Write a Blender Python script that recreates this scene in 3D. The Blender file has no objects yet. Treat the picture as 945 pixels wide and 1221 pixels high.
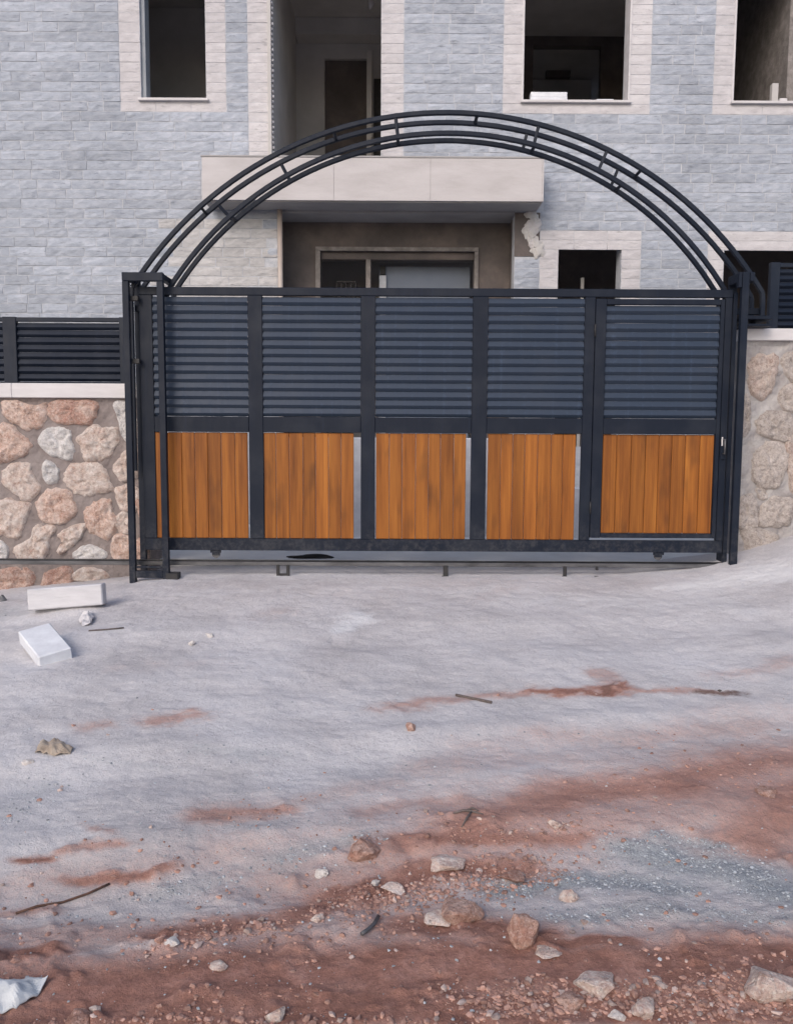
import bpy, bmesh, math, random
import numpy as np
from mathutils import Vector, Matrix, noise as mnoise
R = math.radians
rng = random.Random(11)
nrng = np.random.default_rng(5)
S = bpy.context.scene
COL = S.collection
# ------------------------------------------------------------------ camera
F = 1000.0; PW, PH = 945.0, 1221.0
CAMD = 6.76; CAMZ = 1.13
PITCH, ROLL = 5.5, 0.30
cam = bpy.data.cameras.new('camera'); cam.sensor_fit = 'VERTICAL'; cam.sensor_height = 24
cam.lens = 24 * F / PH; cam.clip_start = 0.05; cam.clip_end = 500
camo = bpy.data.objects.new('camera', cam); COL.objects.link(camo)
CR = (Matrix.Rotation(R(90 - PITCH), 4, 'X') @ Matrix.Rotation(R(ROLL), 4, 'Z'))
camo.matrix_world = Matrix.Translation((0, -CAMD, CAMZ)) @ CR
S.camera = camo
CR3 = CR.to_3x3(); CRI = CR3.inverted(); CPOS = Vector((0, -CAMD, CAMZ))
# ------------------------------------------------------------------ light
SUN_EL, SUN_AZ = 34.0, 205.0      # azimuth clockwise from +Y: light comes from behind the camera, slightly left
w = bpy.data.worlds.new('World'); S.world = w; w.use_nodes = True
nt = w.node_tree; bg = nt.nodes['Background']
sky = nt.nodes.new('ShaderNodeTexSky'); sky.sky_type = 'NISHITA'; sky.sun_disc = False
sky.sun_elevation = R(SUN_EL); sky.sun_rotation = R(SUN_AZ)
sky.air_density = 1.0; sky.dust_density = 3.0; sky.ozone_density = 1.4
nt.links.new(sky.outputs[0], bg.inputs[0]); bg.inputs[1].default_value = 0.15
sd = bpy.data.lights.new('sun', 'SUN'); sd.energy = 0.60; sd.angle = R(20); sd.color = (1.0, 0.93, 0.93)
so = bpy.data.objects.new('sun', sd); COL.objects.link(so)
az, el = R(SUN_AZ), R(SUN_EL)
tosun = Vector((math.sin(az) * math.cos(el), math.cos(az) * math.cos(el), math.sin(el)))
so.rotation_euler = tosun.to_track_quat('Z', 'Y').to_euler()
S.view_settings.view_transform = 'Standard'; S.view_settings.look = 'None'
S.view_settings.exposure = 0.40; S.view_settings.gamma = 1.0
try:
    S.cycles.max_bounces = 8; S.cycles.diffuse_bounces = 5
except Exception: pass

# ------------------------------------------------------------------ pixel <-> world
def ray(px, py):
    return (CR3 @ Vector(((px - PW / 2) / F, -(py - PH / 2) / F, -1.0)))
def pt(px, py, Y):
    d = ray(px, py); t = (Y + CAMD) / d.y; p = CPOS + d * t
    return p
def X(px, py, Y): return pt(px, py, Y).x
def Z(px, py, Y): return pt(px, py, Y).z
# ------------------------------------------------------------------ noise (numpy)
def _h(ix, iy, s):
    n = (ix.astype(np.int64) * 374761393 + iy.astype(np.int64) * 668265263 + s * 974634777) & 0xffffffff
    n = ((n ^ (n >> 13)) * 1274126177) & 0xffffffff
    return ((n ^ (n >> 16)) & 0xffff) / 65535.0
def vnoise(x, y, s=0):
    x = np.asarray(x, float); y = np.asarray(y, float)
    ix = np.floor(x); iy = np.floor(y); fx = x - ix; fy = y - iy
    fx = fx * fx * (3 - 2 * fx); fy = fy * fy * (3 - 2 * fy)
    a = _h(ix, iy, s); b = _h(ix + 1, iy, s); c = _h(ix, iy + 1, s); d = _h(ix + 1, iy + 1, s)
    return (a + (b - a) * fx) * (1 - fy) + (c + (d - c) * fx) * fy
def fbm(x, y, s=0, o=4, g=0.5):
    t = 0; a = 1; n = 0
    for k in range(o):
        t = t + a * (vnoise(x * 2**k + 17.3 * k, y * 2**k - 9.1 * k, s + k) - 0.5) * 2; n += a; a *= g
    return t / n
# ------------------------------------------------------------------ ground shape
GX = [-60, -6, -3.4, -2.35, -1.9, -1.0, 1.1, 1.9, 2.5, 2.9, 3.4, 5.0, 60]
GZ = [-.5, -.42, -.24, -.13, -.075, -.06, -.055, -.045, .02, .11, .27, .40, .45]
def gz_base(x, y):
    x = np.asarray(x, float); y = np.asarray(y, float)
    b = np.interp(x, GX, GZ)
    wgt = np.interp(y, [-30, -4.5, -1.5, -.15, .5, 1.2], [.2, .35, .75, 1.0, 1.0, 0.0])
    flat = -0.05
    s = np.interp(y, [-60, -12, -6, -3, -0.3, 0.2], [-1.2, -.85, -.50, -.25, -.015, 0])
    z = flat + (b - flat) * wgt + s
    return z
def ground_z(x, y):
    x = np.asarray(x, float); y = np.asarray(y, float)
    near = np.clip((0.05 - y) / .5, 0, 1)
    z = gz_base(x, y) + near * (0.030 * fbm(x * .9 + 4, y * .9, 3, 3) + 0.010 * fbm(x * 3.1, y * 3.1, 8, 3))
    z = z + .062 * np.exp(-((x + 2.36) / .26) ** 2 - ((y + .83) / .15) ** 2)
    # shallow wheel ruts running across the slope
    for (a, b, wd, dp) in ((-4.05, .10, .20, .035), (-3.15, .16, .16, .02), (-1.6, .08, .22, .018)):
        yy = a + b * x
        z = z - dp * np.exp(-((y - yy) / wd) ** 2) + dp * .5 * np.exp(-((y - yy - wd * 1.6) / (wd * .6)) ** 2)
    return z
def gz(x, y): return float(ground_z(np.array([x]), np.array([y]))[0])
def gh(px, py, h=0.0):
    d = ray(px, py); t = 1.0
    for k in range(4000):
        p = CPOS + d * t
        if p.z <= gz(p.x, p.y) + h: break
        t += 0.01 if k > 2 else .3
    return CPOS + d * (t - .005)

# ------------------------------------------------------------------ materials
def nodes(name):
    m = bpy.data.materials.new(name); m.use_nodes = True; t = m.node_tree
    b = t.nodes['Principled BSDF']
    return m, t, b
def add(t, kind, **kw):
    n = t.nodes.new(kind)
    for k, v in kw.items():
        if k.startswith('i_'): n.inputs[k[2:].replace('_', ' ')].default_value = v
        else: setattr(n, k, v)
    return n
def coord(t, scale=(1, 1, 1), rnd=False):
    tc = add(t, 'ShaderNodeNewGeometry'); mp = add(t, 'ShaderNodeMapping')
    mp.inputs['Scale'].default_value = scale
    t.links.new(tc.outputs['Position'], mp.inputs['Vector'])
    if rnd:
        a = add(t, 'ShaderNodeAttribute', attribute_name='rnd')
        mu = add(t, 'ShaderNodeVectorMath', operation='SCALE'); mu.inputs['Scale'].default_value = 37.0
        t.links.new(a.outputs['Vector'], mu.inputs[0]); t.links.new(mu.outputs[0], mp.inputs['Location'])
    return mp.outputs[0]
def noise(t, vec, scale, detail=5, rough=.55):
    n = add(t, 'ShaderNodeTexNoise'); n.inputs['Scale'].default_value = scale
    n.inputs['Detail'].default_value = detail; n.inputs['Roughness'].default_value = rough
    t.links.new(vec, n.inputs['Vector']); return n.outputs[0]
def ramp(t, fac, stops):
    r = add(t, 'ShaderNodeValToRGB'); e = r.color_ramp.elements
    while len(e) < len(stops): e.new(.5)
    for k, (p, c) in enumerate(stops): e[k].position = p; e[k].color = (*c, 1) if len(c) == 3 else c
    t.links.new(fac, r.inputs[0]); return r.outputs[0]
def mix(t, fac, a, b, mode='MIX'):
    m = add(t, 'ShaderNodeMix', data_type='RGBA', blend_type=mode)
    for sck, v in ((m.inputs[0], fac), (m.inputs[6], a), (m.inputs[7], b)):
        if isinstance(v, bpy.types.NodeSocket): t.links.new(v, sck)
        elif isinstance(v, (int, float)): sck.default_value = v
        else: sck.default_value = (*v, 1)
    return m.outputs[2]
def bump(t, b, h, strength, dist, prev=None):
    n = add(t, 'ShaderNodeBump'); n.inputs['Strength'].default_value = strength; n.inputs['Distance'].default_value = dist
    t.links.new(h, n.inputs['Height'])
    if prev is not None: t.links.new(prev, n.inputs['Normal'])
    t.links.new(n.outputs[0], b.inputs['Normal']); return n.outputs[0]
def plain(name, stops, scale=8, rough=.8, bmp=.3, bd=.01, sc=(1, 1, 1), rnd=0.0, metallic=0.0, tint=None, fine=None):
    """noise-ramped colour, optional per-piece value change from the rnd attribute"""
    m, t, b = nodes(name); v = coord(t, sc, rnd > 0)
    n = noise(t, v, scale, 7, .62); c = ramp(t, n, stops)
    if rnd > 0:
        a = add(t, 'ShaderNodeAttribute', attribute_name='rnd')
        mr = add(t, 'ShaderNodeMapRange'); mr.inputs[3].default_value = 1 - rnd; mr.inputs[4].default_value = 1 + rnd
        t.links.new(a.outputs['Fac'], mr.inputs[0])
        c = mix(t, 1.0, c, mr.outputs[0], 'MULTIPLY')
    t.links.new(c, b.inputs['Base Color']); b.inputs['Roughness'].default_value = rough; b.inputs['Metallic'].default_value = metallic
    if bmp: 
        n2 = noise(t, v, fine or scale * 4, 8, .65); bump(t, b, n2, bmp, bd)
    return m
M = {}
def paint(name, c, rough=.42, dust=.25):
    m, t, b = nodes(name); v = coord(t)
    n = noise(t, v, 3.5, 6, .6); n2 = noise(t, coord(t, (1, 1, .25)), 30, 5, .6)
    f = ramp(t, n, [(.45, (0, 0, 0)), (.75, (dust, dust, dust))])
    f2 = mix(t, .5, f, n2, 'MULTIPLY')
    c2 = mix(t, f2, c, (.07, .075, .085))
    g_ = add(t, 'ShaderNodeNewGeometry'); sx_ = add(t, 'ShaderNodeSeparateXYZ'); t.links.new(g_.outputs['Position'], sx_.inputs[0])
    lo_ = add(t, 'ShaderNodeMapRange', interpolation_type='SMOOTHSTEP'); lo_.inputs[1].default_value = .55; lo_.inputs[2].default_value = 0.0; t.links.new(sx_.outputs[2], lo_.inputs[0])
    sp = ramp(t, noise(t, v, 26, 6, .75), [(.46, (0, 0, 0)), (.66, (.20, .20, .20))]); sp = mix(t, 1.0, sp, lo_.outputs[0], 'MULTIPLY'); c2 = mix(t, sp, c2, (.22, .205, .20))
    st_ = ramp(t, noise(t, coord(t, (14, 14, .7)), 2.0, 5, .7), [(.56, (0, 0, 0)), (.72, (.35, .35, .35))]); c2 = mix(t, st_, c2, tuple(k * 2.3 for k in c))
    t.links.new(c2, b.inputs['Base Color'])
    rr = ramp(t, n2, [(.3, (rough - .06,) * 3), (.7, (rough + .12,) * 3)]); t.links.new(rr, b.inputs['Roughness'])
    bump(t, b, noise(t, v, 140, 3), .05, .002); b.inputs['Specular IOR Level'].default_value = .22
    return m
M['frame'] = paint('navy_frame_paint', (.0058, .0100, .0210), .5)
M['slat'] = paint('blue_grey_slat_paint', (.029, .042, .068), .42)
M['fence'] = paint('dark_fence_paint', (.0085, .0135, .026), .45)
M['black'] = plain('black_steel', [(.3, (.010, .010, .012)), (.7, (.03, .028, .03))], 20, .6, .2, .002)
M['rail'] = plain('worn_steel', [(.3, (.05, .05, .055)), (.7, (.16, .16, .17))], 15, .5, .2, .002, (0.3, 1, 1), metallic=.4)

def stone_mat(name, a, b_, c_, rnd=.10, bm=.55):
    m, t, b = nodes(name); v = coord(t, (1, 1, 1.9), True)
    n = noise(t, v, 9, 8, .62); c = ramp(t, n, [(.25, a), (.5, b_), (.75, c_)])
    # dark chisel marks stretched along the course
    v2 = coord(t, (4.5, 1, 22), True); n2 = noise(t, v2, 1.6, 6, .7)
    f = ramp(t, n2, [(.58, (0, 0, 0)), (.70, (.75, .75, .75))]); c = mix(t, f, c, tuple(k * .5 for k in a))
    big = noise(t, coord(t), .8, 3); c = mix(t, .28, c, ramp(t, big, [(.35, (.30, .31, .34)), (.65, (.62, .62, .64))]), 'OVERLAY')
    at = add(t, 'ShaderNodeAttribute', attribute_name='rnd'); mr = add(t, 'ShaderNodeMapRange')
    mr.inputs[3].default_value = 1 - rnd; mr.inputs[4].default_value = 1 + rnd; t.links.new(at.outputs['Fac'], mr.inputs[0])
    c = mix(t, 1.0, c, mr.outputs[0], 'MULTIPLY')
    t.links.new(c, b.inputs['Base Color']); b.inputs['Roughness'].default_value = .9
    h = mix(t, .5, n2, noise(t, v, 34, 8, .7)); bump(t, b, h, bm, .02)
    return m
M['grey_stone'] = stone_mat('grey_split_stone', (.28, .305, .355), (.36, .388, .44), (.46, .478, .525))
M['cream_stone'] = stone_mat('cream_split_stone', (.455, .435, .445), (.525, .505, .515), (.59, .57, .575), .04, .35)
M['pale_stone'] = stone_mat('pale_warm_stone', (.36, .355, .36), (.46, .45, .45), (.55, .54, .535), .08)
M['joint'] = plain('pale_joint_mortar', [(.3, (.36, .38, .42)), (.7, (.53, .54, .575))], 14, .95, .5, .01)
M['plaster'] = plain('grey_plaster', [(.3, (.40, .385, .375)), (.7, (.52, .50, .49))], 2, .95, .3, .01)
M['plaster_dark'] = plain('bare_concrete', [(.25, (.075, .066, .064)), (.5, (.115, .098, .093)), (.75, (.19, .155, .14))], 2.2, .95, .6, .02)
M['slab'] = plain('cream_slab_render', [(.2, (.41, .385, .385)), (.5, (.49, .465, .47)), (.8, (.55, .525, .53))], 3.5, .9, .4, .01, (.6, 1, 2))
M['bare2'] = plain('rough_grey_render', [(.25, (.14, .125, .12)), (.5, (.22, .20, .19)), (.75, (.33, .30, .29))], 9, .95, .8, .02)
M['soffit'] = plain('grey_soffit', [(.3, (.28, .27, .27)), (.7, (.38, .37, .37))], 2, .95, .3, .01)
M['coping'] = plain('white_coping_stone', [(.25, (.48, .46, .47)), (.6, (.58, .56, .57)), (.85, (.66, .64, .65))], 5, .7, .2, .004, (.5, 1, 2))
M['white'] = plain('white_block', [(.3, (.56, .57, .61)), (.7, (.72, .74, .78))], 9, .8, .4, .004)
M['foam2'] = plain('off_white_block', [(.25, (.42, .42, .44)), (.5, (.54, .53, .55)), (.8, (.64, .63, .65))], 7, .85, .5, .008, (.5, 1, 3))
M['pipe'] = plain('tan_pipe', [(.3, (.36, .30, .27)), (.7, (.52, .46, .42))], 6, .6, .1, .004, (1, 1, .3))
M['blue_panel'] = plain('pale_blue_board', [(.3, (.17, .20, .26)), (.7, (.22, .25, .31))], 2, .7, .1, .004)
M['window_frame'] = plain('grey_blue_jamb', [(.3, (.20, .22, .25)), (.7, (.30, .32, .35))], 4, .7, .1, .004)
M['mortar'] = plain('rubble_mortar', [(.2, (.15, .125, .12)), (.5, (.23, .195, .188)), (.8, (.33, .29, .28))], 7, .95, .8, .02, fine=40)
def rubble(name, a, b_, c_, d_):
    m, t, b = nodes(name); v = coord(t, (1, 1, 1), True)
    n = mix(t, .5, noise(t, v, 7, 8, .68), noise(t, v, 24, 8, .75)); c = ramp(t, n, [(.36, a), (.46, b_), (.54, c_), (.64, d_)])
    vo = noise(t, v, 45, 8, .75); c = mix(t, .7, c, ramp(t, vo, [(.3, (.24, .22, .21)), (.7, (.76, .74, .72))]), 'OVERLAY')
    pit = ramp(t, noise(t, v, 60, 4, .8), [(.56, (0, 0, 0)), (.66, (.7, .7, .7))]); c = mix(t, pit, c, tuple(k * .4 for k in a))
    fl = ramp(t, noise(t, v, 75, 5, .8), [(.50, (0, 0, 0)), (.62, (.55, .55, .55))]); c = mix(t, fl, c, tuple(min(.85, k * 1.18) for k in d_))
    t.links.new(c, b.inputs['Base Color']); b.inputs['Roughness'].default_value = .92
    bump(t, b, mix(t, .5, noise(t, v, 22, 8, .7), vo), 1.0, .035)
    return m
M['rub_pink'] = rubble('pink_limestone', (.36, .20, .155), (.52, .37, .31), (.60, .48, .43), (.68, .60, .57))
M['rub_white'] = rubble('white_limestone', (.36, .37, .40), (.54, .53, .54), (.62, .60, .60), (.74, .72, .71))
M['rub_cream'] = rubble('cream_limestone', (.42, .27, .22), (.54, .44, .395), (.60, .53, .50), (.66, .61, .585))
M['rub_red'] = rubble('red_limestone', (.30, .14, .11), (.44, .27, .22), (.50, .36, .31), (.60, .50, .46))
M['sm_cream'] = rubble('smeared_cream_limestone', (.30, .26, .245), (.40, .36, .34), (.47, .425, .405), (.56, .52, .50))
M['sm_pink'] = rubble('smeared_pink_limestone', (.32, .23, .20), (.44, .355, .32), (.50, .43, .395), (.58, .52, .49))
M['mortar_light'] = plain('smeared_mortar', [(.25, (.24, .22, .22)), (.5, (.36, .34, .34)), (.75, (.50, .48, .47))], 6, .95, .9, .02, fine=34)

def wood(name):
    m, t, b = nodes(name)
    v = coord(t, (9, 9, .55), True); n = noise(t, v, 1.6, 8, .62)
    c = ramp(t, n, [(.24, (.10, .030, .005)), (.42, (.215, .070, .011)), (.58, (.29, .102, .016)), (.8, (.38, .150, .027))])
    v2 = coord(t, (70, 70, 1.3), True); g = noise(t, v2, 1.2, 5, .6)
    c = mix(t, .32, c, ramp(t, g, [(.34, (.26, .22, .19)), (.66, (.72, .72, .72))]), 'OVERLAY')
    v3 = coord(t, (3.2, 3.2, 1.1), True); kn = noise(t, v3, 1.7, 3)
    c = mix(t, ramp(t, kn, [(.56, (0, 0, 0)), (.74, (.75, .75, .75))]), c, (.10, .034, .009))
    at = add(t, 'ShaderNodeAttribute', attribute_name='rnd'); mr = add(t, 'ShaderNodeMapRange')
    mr.inputs[3].default_value = .80; mr.inputs[4].default_value = 1.13; t.links.new(at.outputs['Fac'], mr.inputs[0])
    c = mix(t, 1.0, c, mr.outputs[0], 'MULTIPLY')
    t.links.new(c, b.inputs['Base Color']); b.inputs['Roughness'].default_value = .5; b.inputs['Specular IOR Level'].default_value = .28
    bump(t, b, g, .2, .004); return m
M['wood'] = wood('orange_stained_wood')

def ground_mat():
    m, t, b = nodes('dusty_ground'); v = coord(t)
    def at(n): return add(t, 'ShaderNodeAttribute', attribute_name=n).outputs['Fac']
    n1 = noise(t, v, 1.3, 8, .6); n2 = noise(t, v, 9, 8, .68); n3 = noise(t, v, 70, 6, .7); n4 = noise(t, v, 260, 4, .7)
    dust = ramp(t, n1, [(.3, (.47, .45, .455)), (.5, (.555, .538, .547)), (.7, (.62, .608, .624))])
    dust = mix(t, .30, dust, ramp(t, n2, [(.3, (.36, .35, .36)), (.7, (.63, .63, .63))]), 'OVERLAY')
    dust = mix(t, .35, dust, ramp(t, n3, [(.32, (.28, .28, .29)), (.68, (.70, .70, .70))]), 'OVERLAY')
    dust = mix(t, .25, dust, ramp(t, n4, [(.3, (.3, .3, .3)), (.7, (.7, .7, .7))]), 'OVERLAY')
    spk = ramp(t, noise(t, v, 42, 5, .8), [(.64, (0, 0, 0)), (.72, (.7, .7, .7))]); dust = mix(t, spk, dust, (.22, .20, .205))
    redl = ramp(t, n2, [(.28, (.31, .158, .118)), (.5, (.42, .24, .195)), (.72, (.50, .335, .29))])
    redd = ramp(t, n2, [(.28, (.215, .105, .080)), (.5, (.31, .163, .128)), (.72, (.39, .23, .19))])
    dr = add(t, 'ShaderNodeMapRange', interpolation_type='SMOOTHSTEP'); dr.inputs[1].default_value = .62; dr.inputs[2].default_value = 1.0
    t.links.new(at('red'), dr.inputs[0]); red = mix(t, dr.outputs[0], redl, redd)
    red = mix(t, .5, red, ramp(t, n3, [(.3, (.26, .25, .25)), (.7, (.74, .72, .72))]), 'OVERLAY')
    blue = ramp(t, n3, [(.3, (.18, .195, .215)), (.5, (.31, .33, .355)), (.7, (.48, .50, .52))])
    blue = mix(t, .5, blue, ramp(t, n4, [(.3, (.22, .22, .22)), (.7, (.78, .78, .78))]), 'OVERLAY')
    def ragged(a, lo, hi, amt=.62):
        s = add(t, 'ShaderNodeMath', operation='ADD'); k = add(t, 'ShaderNodeMath', operation='MULTIPLY_ADD')
        mm = add(t, 'ShaderNodeMix', data_type='FLOAT'); mm.inputs[0].default_value = .45
        t.links.new(n2, mm.inputs[2]); t.links.new(n3, mm.inputs[3])
        t.links.new(mm.outputs[0], k.inputs[0]); k.inputs[1].default_value = amt * 2; k.inputs[2].default_value = -amt
        t.links.new(a, s.inputs[0]); t.links.new(k.outputs[0], s.inputs[1])
        r = add(t, 'ShaderNodeMapRange', interpolation_type='SMOOTHSTEP'); r.inputs[1].default_value = lo; r.inputs[2].default_value = hi
        t.links.new(s.outputs[0], r.inputs[0]); return r.outputs[0]
    c = mix(t, ragged(at('red'), -.02, .92, .62), dust, red)
    c = mix(t, ragged(at('blue'), .15, .95), c, blue)
    c = mix(t, ragged(at('white'), .2, .9, .4), c, (.66, .655, .67))
    c = mix(t, ragged(at('dark'), .25, .9), c, (.13, .085, .075))
    t.links.new(c, b.inputs['Base Color']); b.inputs['Roughness'].default_value = .95
    b.inputs['Specular IOR Level'].default_value = .2
    rg = at('rough')
    h = mix(t, .5, n3, n4); nb = add(t, 'ShaderNodeBump'); nb.inputs['Distance'].default_value = .012
    mrr = add(t, 'ShaderNodeMapRange'); mrr.inputs[3].default_value = .55; mrr.inputs[4].default_value = 1.0
    t.links.new(rg, mrr.inputs[0]); t.links.new(mrr.outputs[0], nb.inputs['Strength']); t.links.new(h, nb.inputs['Height'])
    n5 = add(t, 'ShaderNodeBump'); n5.inputs['Distance'].default_value = .05; n5.inputs['Strength'].default_value = .40
    t.links.new(n2, n5.inputs['Height']); t.links.new(nb.outputs[0], n5.inputs['Normal']); t.links.new(n5.outputs[0], b.inputs['Normal'])
    return m
M['ground'] = ground_mat()
M['yard'] = plain('pale_yard_concrete', [(.3, (.58, .58, .58)), (.7, (.72, .72, .72))], 2.5, .9, .4, .01)
M['rock_red'] = rubble('red_brown_rock', (.26, .12, .085), (.38, .21, .165), (.47, .30, .245), (.60, .45, .40))
M['rock_pale'] = rubble('pale_rock', (.42, .29, .25), (.60, .46, .41), (.70, .57, .52), (.80, .70, .66))
M['rock_white'] = rubble('whitish_rock', (.52, .46, .44), (.70, .63, .60), (.76, .71, .68), (.82, .79, .76))
M['gravel_red'] = plain('reddish_gravel', [(.3, (.27, .14, .108)), (.7, (.44, .28, .23))], 60, .95, .3, .004, rnd=.35)
M['gravel_pale'] = plain('pale_gravel', [(.3, (.30, .215, .19)), (.7, (.48, .39, .355))], 60, .95, .3, .004, rnd=.3)
M['gravel_blue'] = plain('blue_grey_gravel', [(.3, (.25, .265, .29)), (.7, (.42, .44, .465))], 60, .95, .3, .004, rnd=.4)
M['rust'] = plain('rusty_rod', [(.3, (.05, .028, .022)), (.7, (.12, .06, .04))], 40, .85, .5, .003)
M['twig'] = plain('dark_twig', [(.3, (.07, .055, .05)), (.7, (.17, .14, .13))], 40, .9, .4, .003)
M['sheet'] = plain('crumpled_grey_sheet', [(.3, (.34, .36, .38)), (.5, (.48, .50, .52)), (.7, (.60, .62, .64))], 7, .6, .4, .006)
M['rag'] = plain('black_rag', [(.3, (.006, .006, .007)), (.7, (.02, .02, .022))], 20, .9, .5, .01)
M['card'] = plain('brown_scrap', [(.3, (.22, .17, .13)), (.7, (.42, .36, .30))], 20, .9, .5, .006)

# ------------------------------------------------------------------ mesh building
class MB:
    def __init__(s): s.v = []; s.f = []; s.r = []
    def raw(s, vs, fs, rnd=None):
        o = len(s.v); s.v += [tuple(v) for v in vs]; s.f += [tuple(i + o for i in f) for f in fs]
        r = rng.random() if rnd is None else rnd; s.r += [r] * len(vs)
    def box(s, x0, x1, y0, y1, z0, z1, c=.003, mat=None, rnd=None):
        x0, x1 = min(x0, x1), max(x0, x1); z0, z1 = min(z0, z1), max(z0, z1)
        c = min(c, .45 * min(x1 - x0, y1 - y0, z1 - z0))
        vs = []; idx = {}
        for a, sx in ((0, -1), (1, 1)):
            for b_, sy in ((0, -1), (1, 1)):
                for d, sz in ((0, -1), (1, 1)):
                    p = [(x0, x1)[a], (y0, y1)[b_], (z0, z1)[d]]; sg = (sx, sy, sz)
                    for k in range(3):       # vertex lying on the face of axis k
                        q = [p[i] - (0 if i == k else sg[i] * c) for i in range(3)]
                        idx[(a, b_, d, k)] = len(vs); vs.append(Vector(q))
        fs = []
        cn = [(0, 0), (1, 0), (1, 1), (0, 1)]
        for k in range(3):
            o = [i for i in range(3) if i != k]
            for side in (0, 1):
                f = []
                for (u, v_) in cn:
                    key = [0, 0, 0]; key[k] = side; key[o[0]] = u; key[o[1]] = v_; f.append(idx[(*key, k)])
                fs.append(f)
        for ax in range(3):                   # edge parallel to ax
            o = [i for i in range(3) if i != ax]
            for (u, v_) in cn:
                k0 = [0, 0, 0]; k0[o[0]] = u; k0[o[1]] = v_; k1 = list(k0); k1[ax] = 1
                fs.append([idx[(*k0, o[0])], idx[(*k1, o[0])], idx[(*k1, o[1])], idx[(*k0, o[1])]])
        for a in (0, 1):
            for b_ in (0, 1):
                for d in (0, 1): fs.append([idx[(a, b_, d, k)] for k in range(3)])
        ctr = Vector(((x0 + x1) / 2, (y0 + y1) / 2, (z0 + z1) / 2))
        out = []
        for f in fs:                          # outward winding
            p = [vs[i] for i in f]; n = (p[1] - p[0]).cross(p[2] - p[0]); m = sum(p, Vector()) / len(p)
            out.append(f if n.dot(m - ctr) > 0 else f[::-1])
        if mat is not None: vs = [mat @ v for v in vs]
        s.raw(vs, out, rnd)
    def tube(s, pts, w, h=None, up=(0, 1, 0), n=4, cap=True, rad=None):
        """rectangular (n=4) or round section swept along pts"""
        h = w if h is None else h; P = [Vector(p) for p in pts]; rings = []; up = Vector(up)
        for i, p in enumerate(P):
            d = (P[min(i + 1, len(P) - 1)] - P[max(i - 1, 0)]).normalized()
            a = d.cross(up)
            if a.length < 1e-4: a = d.cross(Vector((1, 0, 0)))
            a.normalize(); b_ = a.cross(d).normalized(); k = 1 if rad is None else rad[i]
            if n == 4:
                c = .12 * min(w, h); W, H = w / 2, h / 2
                prof = [(W - c, H), (-W + c, H), (-W, H - c), (-W, -H + c), (-W + c, -H), (W - c, -H), (W, -H + c), (W, H - c)]
            else: prof = [(w / 2 * math.cos(2 * math.pi * j / n), w / 2 * math.sin(2 * math.pi * j / n)) for j in range(n)]
            rings.append([p + a * u * k + b_ * v_ * k for u, v_ in prof])
        m = len(rings[0]); vs = [q for r_ in rings for q in r_]; fs = []
        for i in range(len(P) - 1):
            for j in range(m):
                fs.append((i * m + j, i * m + (j + 1) % m, (i + 1) * m + (j + 1) % m, (i + 1) * m + j))
        if cap: fs.append(tuple(range(m - 1, -1, -1))); fs.append(tuple((len(P) - 1) * m + j for j in range(m)))
        s.raw(vs, fs)
    def build(s, name, mat, parent=None, smooth=False):
        me = bpy.data.meshes.new(name); me.from_pydata(s.v, [], s.f); me.materials.append(mat)
        a = me.attributes.new('rnd', 'FLOAT', 'POINT'); a.data.foreach_set('value', np.array(s.r, dtype=np.float32))
        if smooth: me.polygons.foreach_set('use_smooth', [True] * len(me.polygons))
        me.update(); o = bpy.data.objects.new(name, me); COL.objects.link(o)
        if parent is not None: o.parent = parent
        return o
def thing(name, label, cat, group=None):
    o = bpy.data.objects.new(name, None); COL.objects.link(o); o['label'] = label; o['category'] = cat
    o.empty_display_size = .1
    if group: o['group'] = group
    return o
def tag(o, label, cat, group=None):
    o['label'] = label; o['category'] = cat
    if group: o['group'] = group
    return o
def part(name, mat, parent, *boxes, c=.003, **kw):
    mb = MB()
    for b_ in boxes: mb.box(*b_, c=c)
    return mb.build(name, M[mat], parent, **kw)
def settle(root, x, y, z):
    """move an Empty to its base keeping the children where they are"""
    root.location = (x, y, z)
    for ch in root.children: ch.matrix_parent_inverse = Matrix.Translation((-x, -y, -z))

# ------------------------------------------------------------------ GROUND
def line(a, b, n): return list(np.linspace(a, b, n, endpoint=False))
xs = sorted(set([-60, -40, -25, -15, -10, -7, -5.5, -4.6] + line(-4.0, 4.0, 620) + [4.0, 4.6, 5.5, 7, 10, 15, 25, 40, 60]))
ds = [1.25 * (7.35 / 1.25) ** (k / 620) for k in range(621)]
ys = [-60, -40, -25, -15, -11, -9, -8, -7.2, -6.5, -6.0, -5.7] + [d - CAMD for d in ds] + [.8, 1.2, 2, 3, 5, 8, 12, 20, 40, 80, 160]
xs = np.array(xs); ys = np.array(ys); GXX, GYY = np.meshgrid(xs, ys)
gx = GXX.ravel(); gy = GYY.ravel()
base = ground_z(gx, gy)
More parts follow.
